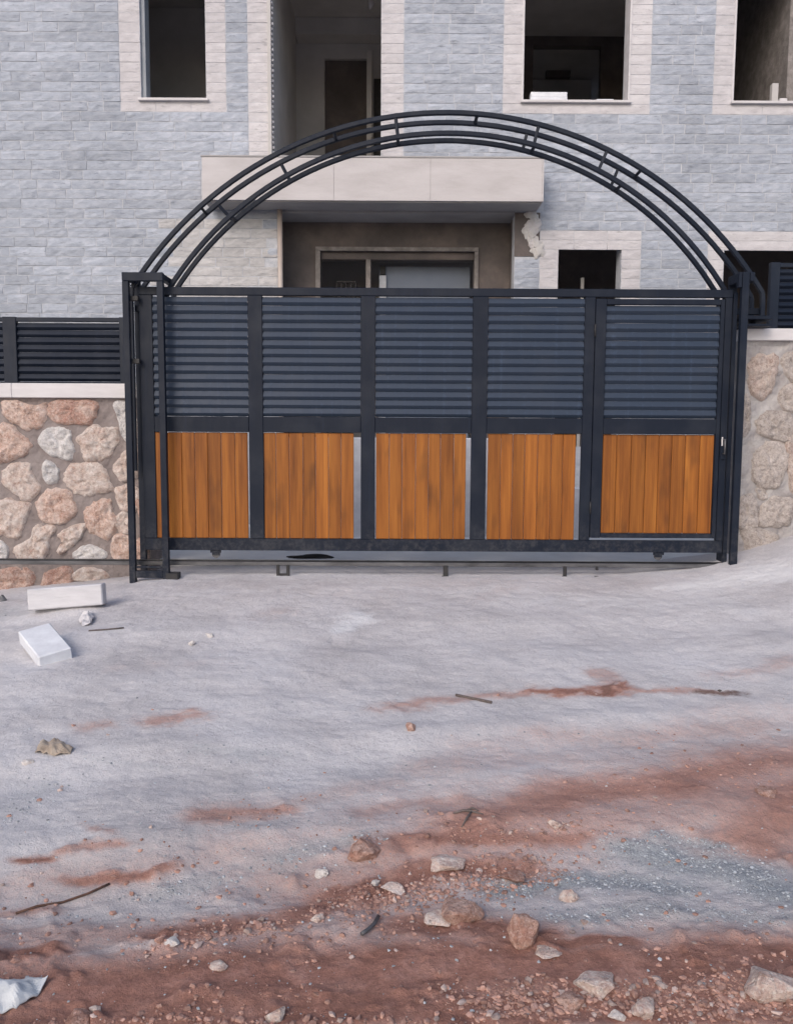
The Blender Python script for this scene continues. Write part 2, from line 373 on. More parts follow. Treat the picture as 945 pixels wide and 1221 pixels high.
# author the colour map: where each patch of soil lies
m3 = np.array(CRI); rel = np.stack([gx - CPOS.x, gy - CPOS.y, base - CPOS.z]); cc = m3 @ rel
dep = np.where(-cc[2] < .3, np.nan, -cc[2])
U = PW / 2 + F * cc[0] / dep; V = PH / 2 - F * cc[1] / dep
U = np.nan_to_num(U, nan=-9999); V = np.nan_to_num(V, nan=5000)
wx = 30 * fbm(gx * 1.7, gy * 1.7, 21, 4) + 16 * fbm(gx * 9, gy * 9, 121, 4, .7); wy = 14 * fbm(gx * 1.9 + 5, gy * 1.9, 31, 4) + 7 * fbm(gx * 8, gy * 11, 131, 4, .75)
Uw = U + wx; Vw = V + wy
def stroke(pts, wd, st, ends=1.0):
    out = np.zeros_like(U)
    for (x1, y1), (x2, y2) in zip(pts[:-1], pts[1:]):
        k = 3.0                                 # patches lie flat: several times wider than deep
        ax, ay, bx, by = x1, y1 * k, x2, y2 * k; dx, dy = bx - ax, by - ay; L = dx * dx + dy * dy + 1e-6
        t_ = np.clip(((Uw - ax) * dx + (Vw * k - ay) * dy) / L, 0, 1)
        d2 = (Uw - ax - t_ * dx) ** 2 + (Vw * k - ay - t_ * dy) ** 2
        out = np.maximum(out, st * np.exp(-d2 / (wd * k) ** 2))
    return out
RED = [([(900, 1000), (1000, 940)], 32, .7), ([(940, 905), (1100, 880)], 26, .55), ([(700, 945), (860, 915), (1000, 900)], 26, .62), ([(560, 985), (700, 950), (820, 940)], 26, .66),
       ([(470, 1020), (560, 990)], 18, .6), ([(640, 826), (725, 822)], 6, .95), ([(480, 850), (640, 828)], 6, .55), ([(725, 824), (870, 828)], 5, .6), ([(715, 804), (725, 820)], 5, .5),
       ([(870, 800), (1000, 785)], 9, .35), ([(190, 858), (235, 850)], 7, .6), ([(95, 870), (130, 865)], 7, .5), ([(450, 852), (500, 846)], 5, .4), ([(590, 708), (610, 700)], 4, .25), ([(300, 735), (330, 730)], 5, .2), ([(500, 690), (760, 690)], 9, .10),
       ([(240, 970), (340, 962)], 9, .65), ([(430, 970), (560, 960)], 10, .45), ([(30, 1024), (60, 1018)], 7, .9), ([(80, 1010), (140, 1000)], 7, .6), ([(120, 980), (130, 985)], 5, .5), ([(90, 1052), (190, 1036)], 9, .8),
       ([(0, 1090), (60, 1085)], 7, .5), ([(-60, 1148), (60, 1135)], 12, .9), ([(180, 1120), (330, 1105), (450, 1070)], 16, .75), ([(420, 1075), (520, 1045), (620, 1040)], 24, .85), ([(440, 1010), (600, 1000)], 12, .7),
       ([(100, 1185), (300, 1165), (500, 1150), (760, 1150), (1000, 1135)], 24, 1.0), ([(-50, 1235), (200, 1215), (500, 1200)], 30, .95), ([(560, 1210), (800, 1200), (1000, 1195)], 30, 1.0), ([(500, 1110), (640, 1110)], 18, .9), ([(600, 1125), (760, 1122)], 10, .9),
       ([(850, 1010), (960, 1020)], 14, .6), ([(620, 1000), (700, 1000)], 14, .7), ([(300, 1290), (900, 1290)], 60, 1.0), ([(650, 880), (900, 870)], 14, .35), ([(150, 800), (260, 790)], 8, .12), ([(500, 920), (900, 890)], 16, .30),
       ([(-100, 1190), (500, 1160), (1000, 1150)], 50, .85), ([(380, 1060), (600, 1000), (1000, 930)], 48, .50), ([(0, 1060), (300, 1010), (600, 950)], 34, .30), ([(560, 900), (1000, 850)], 22, .28), ([(0, 1120), (300, 1120), (560, 1090)], 22, .42), ([(850, 925), (1000, 960)], 26, .6), ([(250, 960), (480, 940)], 12, .3)]
BLUE = [([(610, 1058), (720, 1045), (800, 1060)], 15, .8), ([(760, 1015), (860, 1040), (980, 1070)], 17, .85), ([(680, 1090), (800, 1085), (960, 1095)], 11, .6), ([(790, 1000), (850, 1015)], 8, .7),
        ([(330, 1020), (430, 1005)], 14, .55), ([(170, 1070), (250, 1055)], 12, .5), ([(240, 890), (330, 900)], 9, .45), ([(0, 960), (60, 935)], 14, .4), ([(120, 905), (200, 910)], 9, .4), ([(300, 980), (420, 985)], 10, .4), ([(0, 730), (60, 725)], 10, .45), ([(300, 1035), (420, 1040)], 10, .4)]
WHITE = [([(400, 748), (425, 735)], 8, .9), ([(790, 702), (830, 703)], 3.5, 1.0), ([(840, 700), (1000, 675)], 16, .85), ([(600, 710), (900, 725)], 18, .5), ([(200, 700), (600, 700)], 7, .45), ([(300, 850), (420, 850)], 8, .35), ([(100, 1140), (175, 1128)], 6, .5), ([(500, 770), (700, 790)], 18, .25), ([(330, 1065), (420, 1055)], 7, .3)]
DARK = [([(845, 829), (885, 827)], 7, .75), ([(715, 822), (725, 816)], 3, .6), ([(150, 1150), (170, 1158)], 4, .5), ([(640, 1128), (800, 1130)], 5, .4), ([(0, 712), (60, 716)], 5, .4), ([(470, 1075), (500, 1085)], 5, .5)]
def total(L):
    o = np.zeros_like(U)
    for p_, w_, s_ in L: o = np.maximum(o, stroke(p_, w_, s_)) + .15 * np.minimum(o, stroke(p_, w_, s_))
    return np.clip(o, 0, 1)
tr = np.clip(total(RED), 0, 1); tb = total(BLUE); tw = total(WHITE); tdk = total(DARK)
tr = np.clip(tr + .10 * np.clip((V - 900) / 300, 0, 1), 0, 1)
smooth_track = np.maximum(stroke([(60, 1190), (300, 1170), (560, 1152), (760, 1160)], 13, 1), stroke([(700, 760), (300, 800)], 40, .6))
rough = np.clip(.25 + .75 * np.clip((V - 940) / 160, 0, 1) + .3 * tr, 0, 1) * (1 - .75 * smooth_track)
rough = np.clip(rough, .0, 1)
fine = (.0055 * fbm(gx * 14, gy * 14, 41, 4, .6) + .0035 * np.abs(fbm(gx * 38, gy * 38, 51, 3, .6))) 
clod = np.clip(fbm(gx * 9, gy * 9, 61, 4, .65) - .12, 0, 1) * .055
near = (np.abs(gx) < 4.05) & (gy < .6) & (gy > -5.6)
zz = base + np.where(near, fine * (.55 + 1.1 * rough) + clod * rough * np.clip(tr * 1.1 + .1, 0, 1), 0)
lump = .012 * np.clip(fbm(gx * 4, gy * 5.5, 71, 4, .6), -.6, 1); zz = zz + np.where(near, lump * (.5 + rough) * np.clip(-gy / .4, 0, 1), 0)
nx, ny = len(xs), len(ys)
me = bpy.data.meshes.new('ground')
ii = (np.arange(ny - 1)[:, None] * nx + np.arange(nx - 1)[None, :]).ravel()
quads = np.stack([ii, ii + 1, ii + nx + 1, ii + nx], 1).astype(np.int32)
me.vertices.add(nx * ny); me.vertices.foreach_set('co', np.stack([gx, gy, zz], 1).astype(np.float32).ravel())
me.loops.add(quads.size); me.loops.foreach_set('vertex_index', quads.ravel())
me.polygons.add(len(quads)); me.polygons.foreach_set('loop_start', np.arange(0, quads.size, 4, dtype=np.int32))
me.polygons.foreach_set('loop_total', np.full(len(quads), 4, dtype=np.int32)) if False else None
me.polygons.foreach_set('use_smooth', np.ones(len(quads), dtype=bool))
for nm, arr in (('red', tr), ('blue', tb), ('white', tw), ('dark', tdk), ('rough', rough)):
    a = me.attributes.new(nm, 'FLOAT', 'POINT'); a.data.foreach_set('value', arr.astype(np.float32))
me.update(); me.validate(); me.materials.append(M['ground'])
go = bpy.data.objects.new('ground', me); COL.objects.link(go); go['kind'] = 'structure'
def mesh_z(x, y):
    i = np.clip(np.searchsorted(xs, x) - 1, 0, nx - 2); j = np.clip(np.searchsorted(ys, y) - 1, 0, ny - 2)
    zg = zz.reshape(ny, nx); fx = (x - xs[i]) / (xs[i + 1] - xs[i]); fy = (y - ys[j]) / (ys[j + 1] - ys[j])
    return (zg[j, i] * (1 - fx) + zg[j, i + 1] * fx) * (1 - fy) + (zg[j + 1, i] * (1 - fx) + zg[j + 1, i + 1] * fx) * fy
def samp(arr, x, y):
    i = np.clip(np.searchsorted(xs, x) - 1, 0, nx - 2); j = np.clip(np.searchsorted(ys, y) - 1, 0, ny - 2)
    return arr.reshape(ny, nx)[j, i]
# concrete yard inside the gate
yd = MB(); yd.box(-6, 8, .62, 3.45, -.12, -.012, c=.01); yo = yd.build('yard_pavement', M['yard']); yo['kind'] = 'structure'

# ------------------------------------------------------------------ BUILDING
YF = 3.5
bl = thing('building', 'unfinished two storey stone clad house behind the gate with empty window openings', 'building')
fx_ = lambda px, py=120: X(px, py, YF)
fz_ = lambda py, px=472: Z(px, py, YF)
BX0, BX1 = -8.5, 9.5; BZ0 = -.05
z_sill = fz_(120, 500); z_sb = fz_(135, 500); z_lt = fz_(293, 700); z_ltop = fz_(275, 700)
OV = .42; z_sl_t = Z(445, 188.5, YF - OV); z_sl_b = Z(445, 239.5, YF - OV)
z_fl = z_sl_t; z_head = z_sill + 1.55; z_roof = z_fl + 3.25
# openings: x0,x1,z0,z1
op = {'w1': (fx_(169), fx_(246), z_sill, z_head), 'door': (fx_(321), fx_(454), z_fl, z_head), 'w2': (fx_(623), fx_(748), z_sill, z_head),
      'w3': (fx_(873), fx_(873) + 1.25, z_sill, z_head), 'w4': (fx_(665, 320), fx_(740, 320), .95, z_lt), 'w5': (fx_(862, 320), fx_(862, 320) + 2.6, BZ0, z_lt),
      'porch': (fx_(331, 300), fx_(613, 300), BZ0, z_sl_b)}
sur = {'w1': (fx_(144), fx_(270), z_sb, z_head + .25), 'door': (fx_(296), fx_(481), z_fl, z_head + .25), 'w2': (fx_(599), fx_(774), z_sb, z_head + .25),
       'w3': (fx_(849), op['w3'][1] + .27, z_sb, z_head + .25), 'w4': (fx_(643, 310), fx_(763, 310), .8, z_ltop), 'w5': (fx_(843, 300), op['w5'][1] + .25, BZ0, z_ltop)}
# backing wall as cells between opening edges
exs = sorted({BX0, BX1, *[v for o in op.values() for v in o[:2]]}); ezs = sorted({BZ0, z_roof, *[v for o in op.values() for v in o[2:]]})
mb = MB()
for i in range(len(exs) - 1):
    run = None
    for j in range(len(ezs) - 1):
        cx, cz = (exs[i] + exs[i + 1]) / 2, (ezs[j] + ezs[j + 1]) / 2
        hole = any(o[0] < cx < o[1] and o[2] < cz < o[3] for o in op.values())
        if not hole: run = (run[0], ezs[j + 1]) if run else (ezs[j], ezs[j + 1])
        if run and (hole or j == len(ezs) - 2): mb.box(exs[i], exs[i + 1], YF, YF + .24, run[0], run[1], c=.0002); run = None
mb.build('wall', M['joint'], bl)
# courses
ch = (z_sb - z_ltop) / 12.0
def stone(mb, x0, x1, z0, z1, proud=.0072, rough_=.0052, g0=.0035):
    nxs = max(3, int((x1 - x0) / .06)); nzs = 3; g = g0 + rng.random() * g0 * 1.3
    x0 += g; x1 -= g; z0 += g * .8; z1 -= g * .8; vs = []; fs = []; sx = rng.random() * 50; tilt = (rng.random() - .5) * .006; pr = proud * (.6 + rng.random() * .8)
    for j in range(nzs + 1):
        for i in range(nxs + 1):
            u, v_ = i / nxs, j / nzs; edge = (i in (0, nxs)) or (j in (0, nzs))
            x = x0 + (x1 - x0) * u; z = z0 + (z1 - z0) * v_
            d = pr + tilt * (v_ - .5) + rough_ * 2 * mnoise.noise(Vector((x * 9 + sx, z * 22, sx)))
            if edge: d = d * .62; x += (.003 * mnoise.noise(Vector((x * 30, z * 30, sx)))); z += .0025 * mnoise.noise(Vector((x * 30, z * 30, sx + 9)))
            vs.append((x, YF - max(d, .001), z))
    W = nxs + 1
    for j in range(nzs):
        for i in range(nxs): a = j * W + i; fs.append((a, a + 1, a + W + 1, a + W))
    rim = [i for i in range(W)] + [j * W + nxs for j in range(1, nzs + 1)] + [nzs * W + i for i in range(nxs - 1, -1, -1)] + [j * W for j in range(nzs - 1, 0, -1)]
    o = len(vs); vs += [(vs[i][0], YF + .004, vs[i][2]) for i in rim]; n = len(rim)
    for k in range(n): fs.append((rim[(k + 1) % n], rim[k], o + k, o + (k + 1) % n))
    mb.raw(vs, fs)
blocks = list(sur.values()) + [op['porch'], (fx_(240, 215), fx_(648, 215), z_sl_b, z_sl_t), (fx_(613, 280), fx_(643, 280), fz_(306, 630), z_sl_b)]
stones = []; z = z_ltop - ch * 20
def clear(x0, x1, z0, z1):
    iv = [(x0, x1)]
    for b_ in blocks:
        ov = min(z1, b_[3]) - max(z0, b_[2])
        if ov > .45 * (z1 - z0):
            nv = []
            for a, c in iv:
                if b_[1] <= a or b_[0] >= c: nv.append((a, c)); continue
                if b_[0] - a > .03: nv.append((a, b_[0]))
                if c - b_[1] > .03: nv.append((b_[1], c))
            iv = nv
    return iv
while z < z_roof - ch:
    if z + ch > BZ0 + .3:
        for a, c in clear(BX0, BX1, z, z + ch):
            x = a
            while x < c - .001:
                L = rng.choice((.2, .26, .32, .38, .46, .55)) * (.9 + rng.random() * .2)
                if c - (x + L) < .12: L = c - x
                stones.append((x, x + L, z, z + ch)); x += L
    z += ch
def inview(s_):
    px = 472.5 + (s_[0] + s_[1]) / 2 * 97.5; pz = 510 - ((s_[2] + s_[3]) / 2 - CAMZ) * 97.5 * 1.0
    return -10 < px < 955 and -5 < pz < 345
vis = sorted([s_ for s_ in stones if inview(s_)], key=lambda q: -(q[1] - q[0])); hid = [s_ for s_ in stones if not inview(s_)]
def smat(s_): return 'pale_stone' if (s_[3] < z_sl_b and fx_(200, 300) < (s_[0] + s_[1]) / 2 < fx_(335, 300) + (rng.random() - .5) * .6) else 'grey_stone'
for s_ in vis[:300]:
    mb = MB(); stone(mb, *s_); mb.build('stone', M[smat(s_)], bl)
for mt in ('grey_stone', 'pale_stone'):
    mb = MB()
    for s_ in vis[300:] + hid:
        if smat(s_) == mt: stone(mb, *s_)
    if mb.v:
        o = mb.build('stone_facing', M[mt], bl); o['kind'] = 'stuff'
# cream surrounds
for k, (sx0, sx1, sz0, sz1) in sur.items():
    ox0, ox1, oz0, oz1 = op[k]; z = z_ltop - ch * 20
    rows = []
    while z < sz1:
        a, b_ = max(z, sz0), min(z + ch, sz1)
        if b_ - a > ch * .3: rows.append((a, b_))
        z += ch
    for a, b_ in rows:
        mid = (a + b_) / 2
        if oz0 + .004 < mid < oz1: segs = [(sx0, ox0 - .002), (ox1 + .002, sx1)]
        else: segs = [(sx0 + (sx1 - sx0) * q / 3, sx0 + (sx1 - sx0) * (q + 1) / 3) for q in range(3)]
        for u, v_ in segs:
            if inview((u, v_, a, b_)) or True:
                mb = MB(); stone(mb, u, v_, a, b_, .0055, .0028, .0018); mb.build('surround_stone', M['cream_stone'], bl)
# sills
for k in ('w1', 'w2', 'w3'):
    o = op[k]; part('window_sill', 'coping', bl, (o[0] - .03, o[1] + .03, YF - .05, YF + .22, z_sill - .026, z_sill + .002))
    part('jamb', 'window_frame', bl, (o[0] - .001, o[0] + .05, YF + .03, YF + .2, z_sill + .006, z_head)) if k == 'w1' else None
    if k != 'w1':
        part('jamb', 'coping', bl, (o[0] - .02, o[0] + .004, YF - .014, YF + .2, z_sill + .006, z_head)); part('jamb', 'coping', bl, (o[1] - .004, o[1] + .02, YF - .014, YF + .2, z_sill + .006, z_head))
# door reveal: pale strip, with the toothed edge of the cut stone
o = op['door']; mb = MB(); mb.box(o[0] - .012, o[0] + .03, YF - .035, YF + .2, z_fl, z_head); mb.build('door_jamb', M['plaster'], bl)
mb = MB(); zt = z_fl
while zt < z_head: mb.box(o[0] + .03, o[0] + .045 + rng.random() * .012, YF + .0, YF + .05, zt, zt + .03, c=.004); zt += .058
mb.build('toothed_edge', M['coping'], bl)
# balcony slab
sx0, sx1 = X(241, 215, YF - OV), X(648, 215, YF - OV)
mb = MB(); mb.box(sx0, sx1, YF - OV, YF - .03, z_sl_b, z_sl_t, c=.008); so_ = mb.build('balcony_slab', M['slab'], bl)
part('balcony_coping', 'soffit', bl, (sx0 - .01, sx1 + .01, YF - OV - .015, YF - .032, z_sl_t + .002, z_sl_t + .022))
part('balcony_soffit', 'soffit', bl, (sx0 + .02, sx1 - .02, YF - OV + .02, YF - .04, z_sl_b - .012, z_sl_b - .002))
# fascia facing stones of the slab: long thin pieces
for r_ in range(1):
    xx = sx0
    while xx < sx1 - .02:
        L = min(1.0 + rng.random() * .5, sx1 - xx); h0 = z_sl_b; h1 = z_sl_t
        part('fascia_slab', 'slab', bl, (xx + .0012, xx + L - .0012, YF - OV - .008 - rng.random() * .002, YF - OV - .0005, h0 + .001, h1 - .001), c=.001); xx += L
# raw edge right of the porch
mb = MB(); x0r, x1r = fx_(613, 280), fx_(643, 280); zr0 = fz_(306, 630)
mb.box(x0r, x1r, YF - .008, YF - .001, zr0, z_sl_b - .015, c=.002); mb.build('bare_wall_patch', M['plaster_dark'], bl)
for k in range(12):
    bm = bmesh.new(); bmesh.ops.create_icosphere(bm, subdivisions=3, radius=1)
    cx, cz = x0r + (x1r - x0r) * (.55 + .45 * rng.random()), zr0 + (z_sl_b - zr0) * rng.random()
    a, b_, sd_ = .04 + .05 * rng.random(), .04 + .06 * rng.random(), rng.random() * 40
    for v in bm.verts:
        d = 1 + .5 * mnoise.noise(v.co * 1.8 + Vector((sd_, 0, 0))); v.co = Vector((cx + v.co.x * a * d, YF - .006 + v.co.y * .025 * d, cz + v.co.z * b_ * d))
    me_ = bpy.data.meshes.new('mortar_lump'); bm.to_mesh(me_); bm.free(); me_.materials.append(M['slab'] if k % 2 else M['plaster'])
    o = bpy.data.objects.new('mortar_lump', me_); COL.objects.link(o); o.parent = bl
# down pipe
px_ = X(334, 300, YF - .06); mb = MB(); mb.tube([(px_, YF - .06, 0), (px_, YF - .06, z_sl_b - .012)], .06, n=14); mb.build('drainpipe', M['pipe'], bl, smooth=True)
# porch recess
p0, p1 = op['porch'][0], op['porch'][1]; YB = YF + .46
do = (X(382, 320, YB), X(565, 320, YB), BZ0, Z(470, 300, YB))
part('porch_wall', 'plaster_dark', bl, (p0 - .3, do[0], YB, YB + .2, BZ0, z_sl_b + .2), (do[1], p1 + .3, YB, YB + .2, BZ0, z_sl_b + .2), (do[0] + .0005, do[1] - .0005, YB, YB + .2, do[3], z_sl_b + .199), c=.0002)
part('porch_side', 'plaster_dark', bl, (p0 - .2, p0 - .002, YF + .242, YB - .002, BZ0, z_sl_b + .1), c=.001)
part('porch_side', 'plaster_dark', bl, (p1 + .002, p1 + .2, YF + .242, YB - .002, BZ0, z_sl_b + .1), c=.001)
part('porch_ceiling', 'soffit', bl, (p0 - .19, p1 + .19, YF + .001, YB - .004, z_sl_b - .03, z_sl_b + .1))
part('door_frame', 'bare2', bl, (do[0] - .06, do[0], YB - .03, YB - .003, 0, do[3]), (do[1], do[1] + .05, YB - .03, YB - .003, 0, do[3]), (do[0] - .06, do[1] + .05, YB - .032, YB - .003, do[3] + .001, do[3] + .05))
hx = X(439, 320, YB + .05)
part('mullion', 'bare2', bl, (hx - .03, hx + .03, YB + .03, YB + .12, 0, do[3] - .09)); part('transom', 'plaster_dark', bl, (do[0] + .002, do[1] - .002, YB + .04, YB + .19, do[3] - .09, do[3] - .002))
bx0, bx1, bzt = X(452, 330, YB + .35), X(560, 330, YB + .35), Z(505, 318, YB + .35)
part('pale_panel', 'blue_panel', bl, (bx0, bx1, YB + .35, YB + .38, 0, bzt)); 
part('white_strip', 'white', bl, (bx0 + .0, bx0 + .09, YB + .3, YB + .34, 0, bzt - .12)); part('dark_fixing', 'black', bl, (bx0 + .01, bx0 + .08, YB + .3, YB + .34, bzt - .11, bzt + .0))
mb = MB(); gx0, gx1, gzt = X(401, 338, YB + .3), X(424, 338, YB + .3), Z(412, 335, YB + .3)
mb.box(gx0, gx1, YB + .3, YB + .32, gzt - .02, gzt)
for k in range(5): xx = gx0 + (gx1 - gx0) * k / 4; mb.box(xx - .008, xx + .008, YB + .302, YB + .318, gzt - .3, gzt - .021)
mb.build('grille', M['black'], bl)
part('porch_inner_wall', 'plaster', bl, (p0 - .3, p1 + .3, YB + 1.6, YB + 1.75, BZ0, z_sl_b + .1)); 
# interior: slabs, partitions
YR = YF + 7.0
part('upper_floor', 'plaster', bl, (BX0, BX1, YF + .243, YR, z_fl - .2, z_fl)); part('ground_floor', 'yard', bl, (BX0, BX1, YF + .243, YR, -.1, -.01))
part('roof', 'plaster', bl, (BX0 - .1, BX1 + .1, YF - .1, YR + .1, z_roof + .002, z_roof + .25))
part('inner_ceiling', 'plaster', bl, (BX0 + .02, BX1 - .02, YF + .244, YR - .002, z_fl + 2.86, z_fl + 2.96))
part('side_wall', 'joint', bl, (BX0, BX0 + .2, YF + .243, YR - .002, z_fl + .002, z_roof), (BX1 - .2, BX1, YF + .243, YR - .002, z_fl + .002, z_roof), (BX0, BX0 + .2, YF + .243, YR - .002, -.01, z_fl - .202), (BX1 - .2, BX1, YF + .243, YR - .002, -.01, z_fl - .202))
mb = MB(); mb.box(BX0 + .202, BX1 - .202, YR - .25, YR - .004, -.01, z_fl - .202, c=.001)
segs = [BX0 + .202, -4.2, -3.2, 1.9, 5.2, 6.5, 7.5, BX1 - .202]  # openings added in the unseen rear wall to let daylight into the rooms
for k in range(0, len(segs) - 1):
    if k % 2 == 0: mb.box(segs[k], segs[k + 1], YR - .25, YR - .004, z_fl + .002, z_fl + 2.858, c=.001)
    else: mb.box(segs[k], segs[k + 1], YR - .25, YR - .004, z_fl + .002, z_fl + .5, c=.001); mb.box(segs[k], segs[k + 1], YR - .25, YR - .004, z_fl + 2.5, z_fl + 2.858, c=.001)
mb.build('rear_wall', M['plaster'], bl)
zc0, zc1 = z_fl + .003, z_fl + 2.857
Y2 = YF + 2.75
dx0 = op['door'][0] + .02
def cross(x0, x1, hole=None, mat='plaster', y=Y2):
    mb = MB()
    if hole:
        mb.box(x0, hole[0], y, y + .15, zc0, zc1, c=.001); mb.box(hole[1], x1, y, y + .15, zc0, zc1, c=.001); mb.box(hole[0] + .0005, hole[1] - .0005, y, y + .15, hole[3], zc1, c=.001)
        if hole[2] > zc0 + .01: mb.box(hole[0] + .0005, hole[1] - .0005, y, y + .15, zc0, hole[2], c=.001)
    else: mb.box(x0, x1, y, y + .15, zc0, zc1, c=.001)
    mb.build('partition', M[mat], bl)
part('partition', 'plaster', bl, (dx0 - .15, dx0, YF + .243, Y2 - .25, zc0, zc1), c=.001)                         # left wall of the balcony room
cross(dx0 - .6, op['door'][1] + .9, (X(387, 110, Y2), X(437, 110, Y2), zc0, Z(412, 70, Y2)))
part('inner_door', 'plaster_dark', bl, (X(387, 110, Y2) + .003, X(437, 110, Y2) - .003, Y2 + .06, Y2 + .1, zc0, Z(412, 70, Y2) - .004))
part('inner_post', 'plaster', bl, (X(437, 110, Y2 - .3), X(443, 110, Y2 - .3), Y2 - .33, Y2 - .27, zc0, Z(440, 72, Y2)))
part('electric_box', 'black', bl, (X(444, 110, Y2) + .02, X(455, 110, Y2) + .1, Y2 - .04, Y2 - .002, zc0 + .5, Z(448, 95, Y2)))
part('beam', 'plaster', bl, (dx0 + .002, op['door'][1] + .9, Y2 - .3, Y2 - .003, z_fl + 2.62, z_fl + 2.855))
mb = MB(); lx, ly = X(441, 10, YF + 1.6), YF + 1.6; mb.tube([(lx, ly, z_fl + 2.857), (lx, ly, z_fl + 2.7)], .012, n=6); mb.tube([(lx, ly, z_fl + 2.7), (lx + .02, ly, z_fl + 2.63), (lx, ly, z_fl + 2.56)], .09, n=10, rad=[.4, 1, .3]); mb.build('bulb_holder', M['coping'], bl, smooth=True)
part('partition', 'plaster', bl, (op['door'][1] + .9, op['door'][1] + 1.05, YF + .243, Y2 + 1.4, zc0, zc1), c=.001)
Y3 = YF + 3.0
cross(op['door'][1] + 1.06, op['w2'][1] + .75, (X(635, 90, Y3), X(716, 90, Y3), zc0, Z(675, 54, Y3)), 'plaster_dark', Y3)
part('partition', 'plaster', bl, (op['w2'][1] + .755, op['w2'][1] + .9, YF + .243, YR - .3, zc0, zc1), c=.001)
# stacked things seen through the inner opening
part('inner_counter', 'plaster', bl, (X(633, 90, Y3 + 1.5), X(705, 90, Y3 + 1.5), Y3 + 1.5, Y3 + 1.9, zc0, Z(670, 95, Y3 + 1.5)))
part('inner_beam', 'plaster_dark', bl, (X(651, 80, Y3 + 1.2), X(680, 80, Y3 + 1.2), Y3 + 1.2, Y3 + 1.3, Z(670, 92, Y3 + 1.2), Z(670, 74, Y3 + 1.2)))
xw = X(938, 80, YF + .25)
part('partition', 'bare2', bl, (xw, xw + .15, YF + .243, YF + 2.6, zc0, zc1), c=.001)
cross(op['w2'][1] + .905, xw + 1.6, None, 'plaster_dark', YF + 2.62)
cross(BX0 + .21, dx0 - .62, None, 'plaster', YF + 2.2)
# ground floor rooms
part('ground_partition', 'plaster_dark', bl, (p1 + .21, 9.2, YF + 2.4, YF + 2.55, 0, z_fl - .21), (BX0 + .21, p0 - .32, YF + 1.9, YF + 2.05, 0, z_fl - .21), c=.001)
part('window_post', 'plaster', bl, (X(692, 335, YF + .6), X(696, 335, YF + .6), YF + .6, YF + .63, 0, Z(694, 331, YF + .6)))
settle(bl, 0, YF, 0)
# things left on the sills
def sillblock(label, px0, px1, py0, Yc, dep, mat, name='block', cat='block', rot=0):
    x0, x1, z1 = X(px0, 119, Yc), X(px1, 119, Yc), Z((px0 + px1) / 2, py0, Yc)
    mb = MB(); mb.box(x0, x1, Yc, Yc + dep, z_sill + .005, z1, c=.004); o = mb.build(name, M[mat]); return tag(o, label, cat)
yb = YF + .03
x0, x1 = X(632, 119, yb), X(676, 119, yb); zt = Z(654, 109.5, yb); zm = (z_sill + .005 + zt) / 2
mb = MB(); mb.box(x0, x1, yb, yb + .12, z_sill + .005, zm - .001, c=.003); tag(mb.build('block', M['white']), 'lower of two stacked white blocks on the sill of the middle upper window', 'block', 'white blocks stacked on the sill')
mb = MB(); mb.box(x0 + .004, x1 - .003, yb + .002, yb + .118, zm, zt, c=.003); tag(mb.build('block', M['white']), 'upper of two stacked white blocks on the sill of the middle upper window', 'block', 'white blocks stacked on the sill')
sillblock('thin broken white slab at the right end of the middle upper window sill', 711, 731, 118, yb, .1, 'white', 'stone_slab', 'slab')
sillblock('small upright grey brick standing on the sill of the right upper window', 919.5, 927, 99, yb + .08, .07, 'plaster', 'brick', 'brick')
sillblock('low pale stone scrap on the right upper window sill beside the upright brick', 929, 938, 117, yb, .09, 'coping', 'stone_scrap', 'stone')

# low pale wall standing in the yard behind the gate
lw = thing('yard_wall', 'low pale plastered wall in the yard seen through the slits beside the wood boards', 'wall')
YL = 2.3
part('wall_body', 'white', lw, (X(330, 560, YL), X(640, 560, YL), YL, YL + .2, -.02, Z(480, 522, YL)), c=.01); part('low_step', 'white', lw, (X(640, 560, YL) + .002, X(800, 560, YL), YL, YL + .2, -.02, Z(690, 582, YL)), c=.01)
settle(lw, 0, YL, 0)
# ------------------------------------------------------------------ SLIDING GATE
YG = .09; GT = .05                     # leaf front plane, thickness
gt = thing('sliding_gate', 'dark navy sliding gate with louvred upper bays and orange wood lower bays', 'gate')
gX = lambda px, py=500: X(px, py, YG); gZ = lambda py, px=520: Z(px, py, YG)
zt, ztr, zm1, zm0, zb1, zb0 = gZ(343.5), gZ(353), gZ(498), gZ(516.5), gZ(643.5), gZ(657.5)
L0, L1 = gX(169), gX(867)
st = [(L0, gX(184)), (gX(296.5), gX(313.5)), (gX(430), gX(447)), (gX(562), gX(580)), (gX(694), gX(706)), (gX(859), L1)]
part('top_rail', 'frame', gt, (L0, L1, YG, YG + GT, ztr, zt)); part('bottom_rail', 'frame', gt, (L0, L1, YG, YG + GT, zb0, zb1 - .0))
for k, (a, b_) in enumerate(st): part('stile', 'frame', gt, (a, b_, YG + (.002 if k else .003), YG + GT - .002, zb1 + .001, ztr - .001))
for k in range(4): part('mid_rail', 'frame', gt, (st[k][1] + .001, st[k + 1][0] - .001, YG + .001, YG + GT - .001, zm0, zm1))
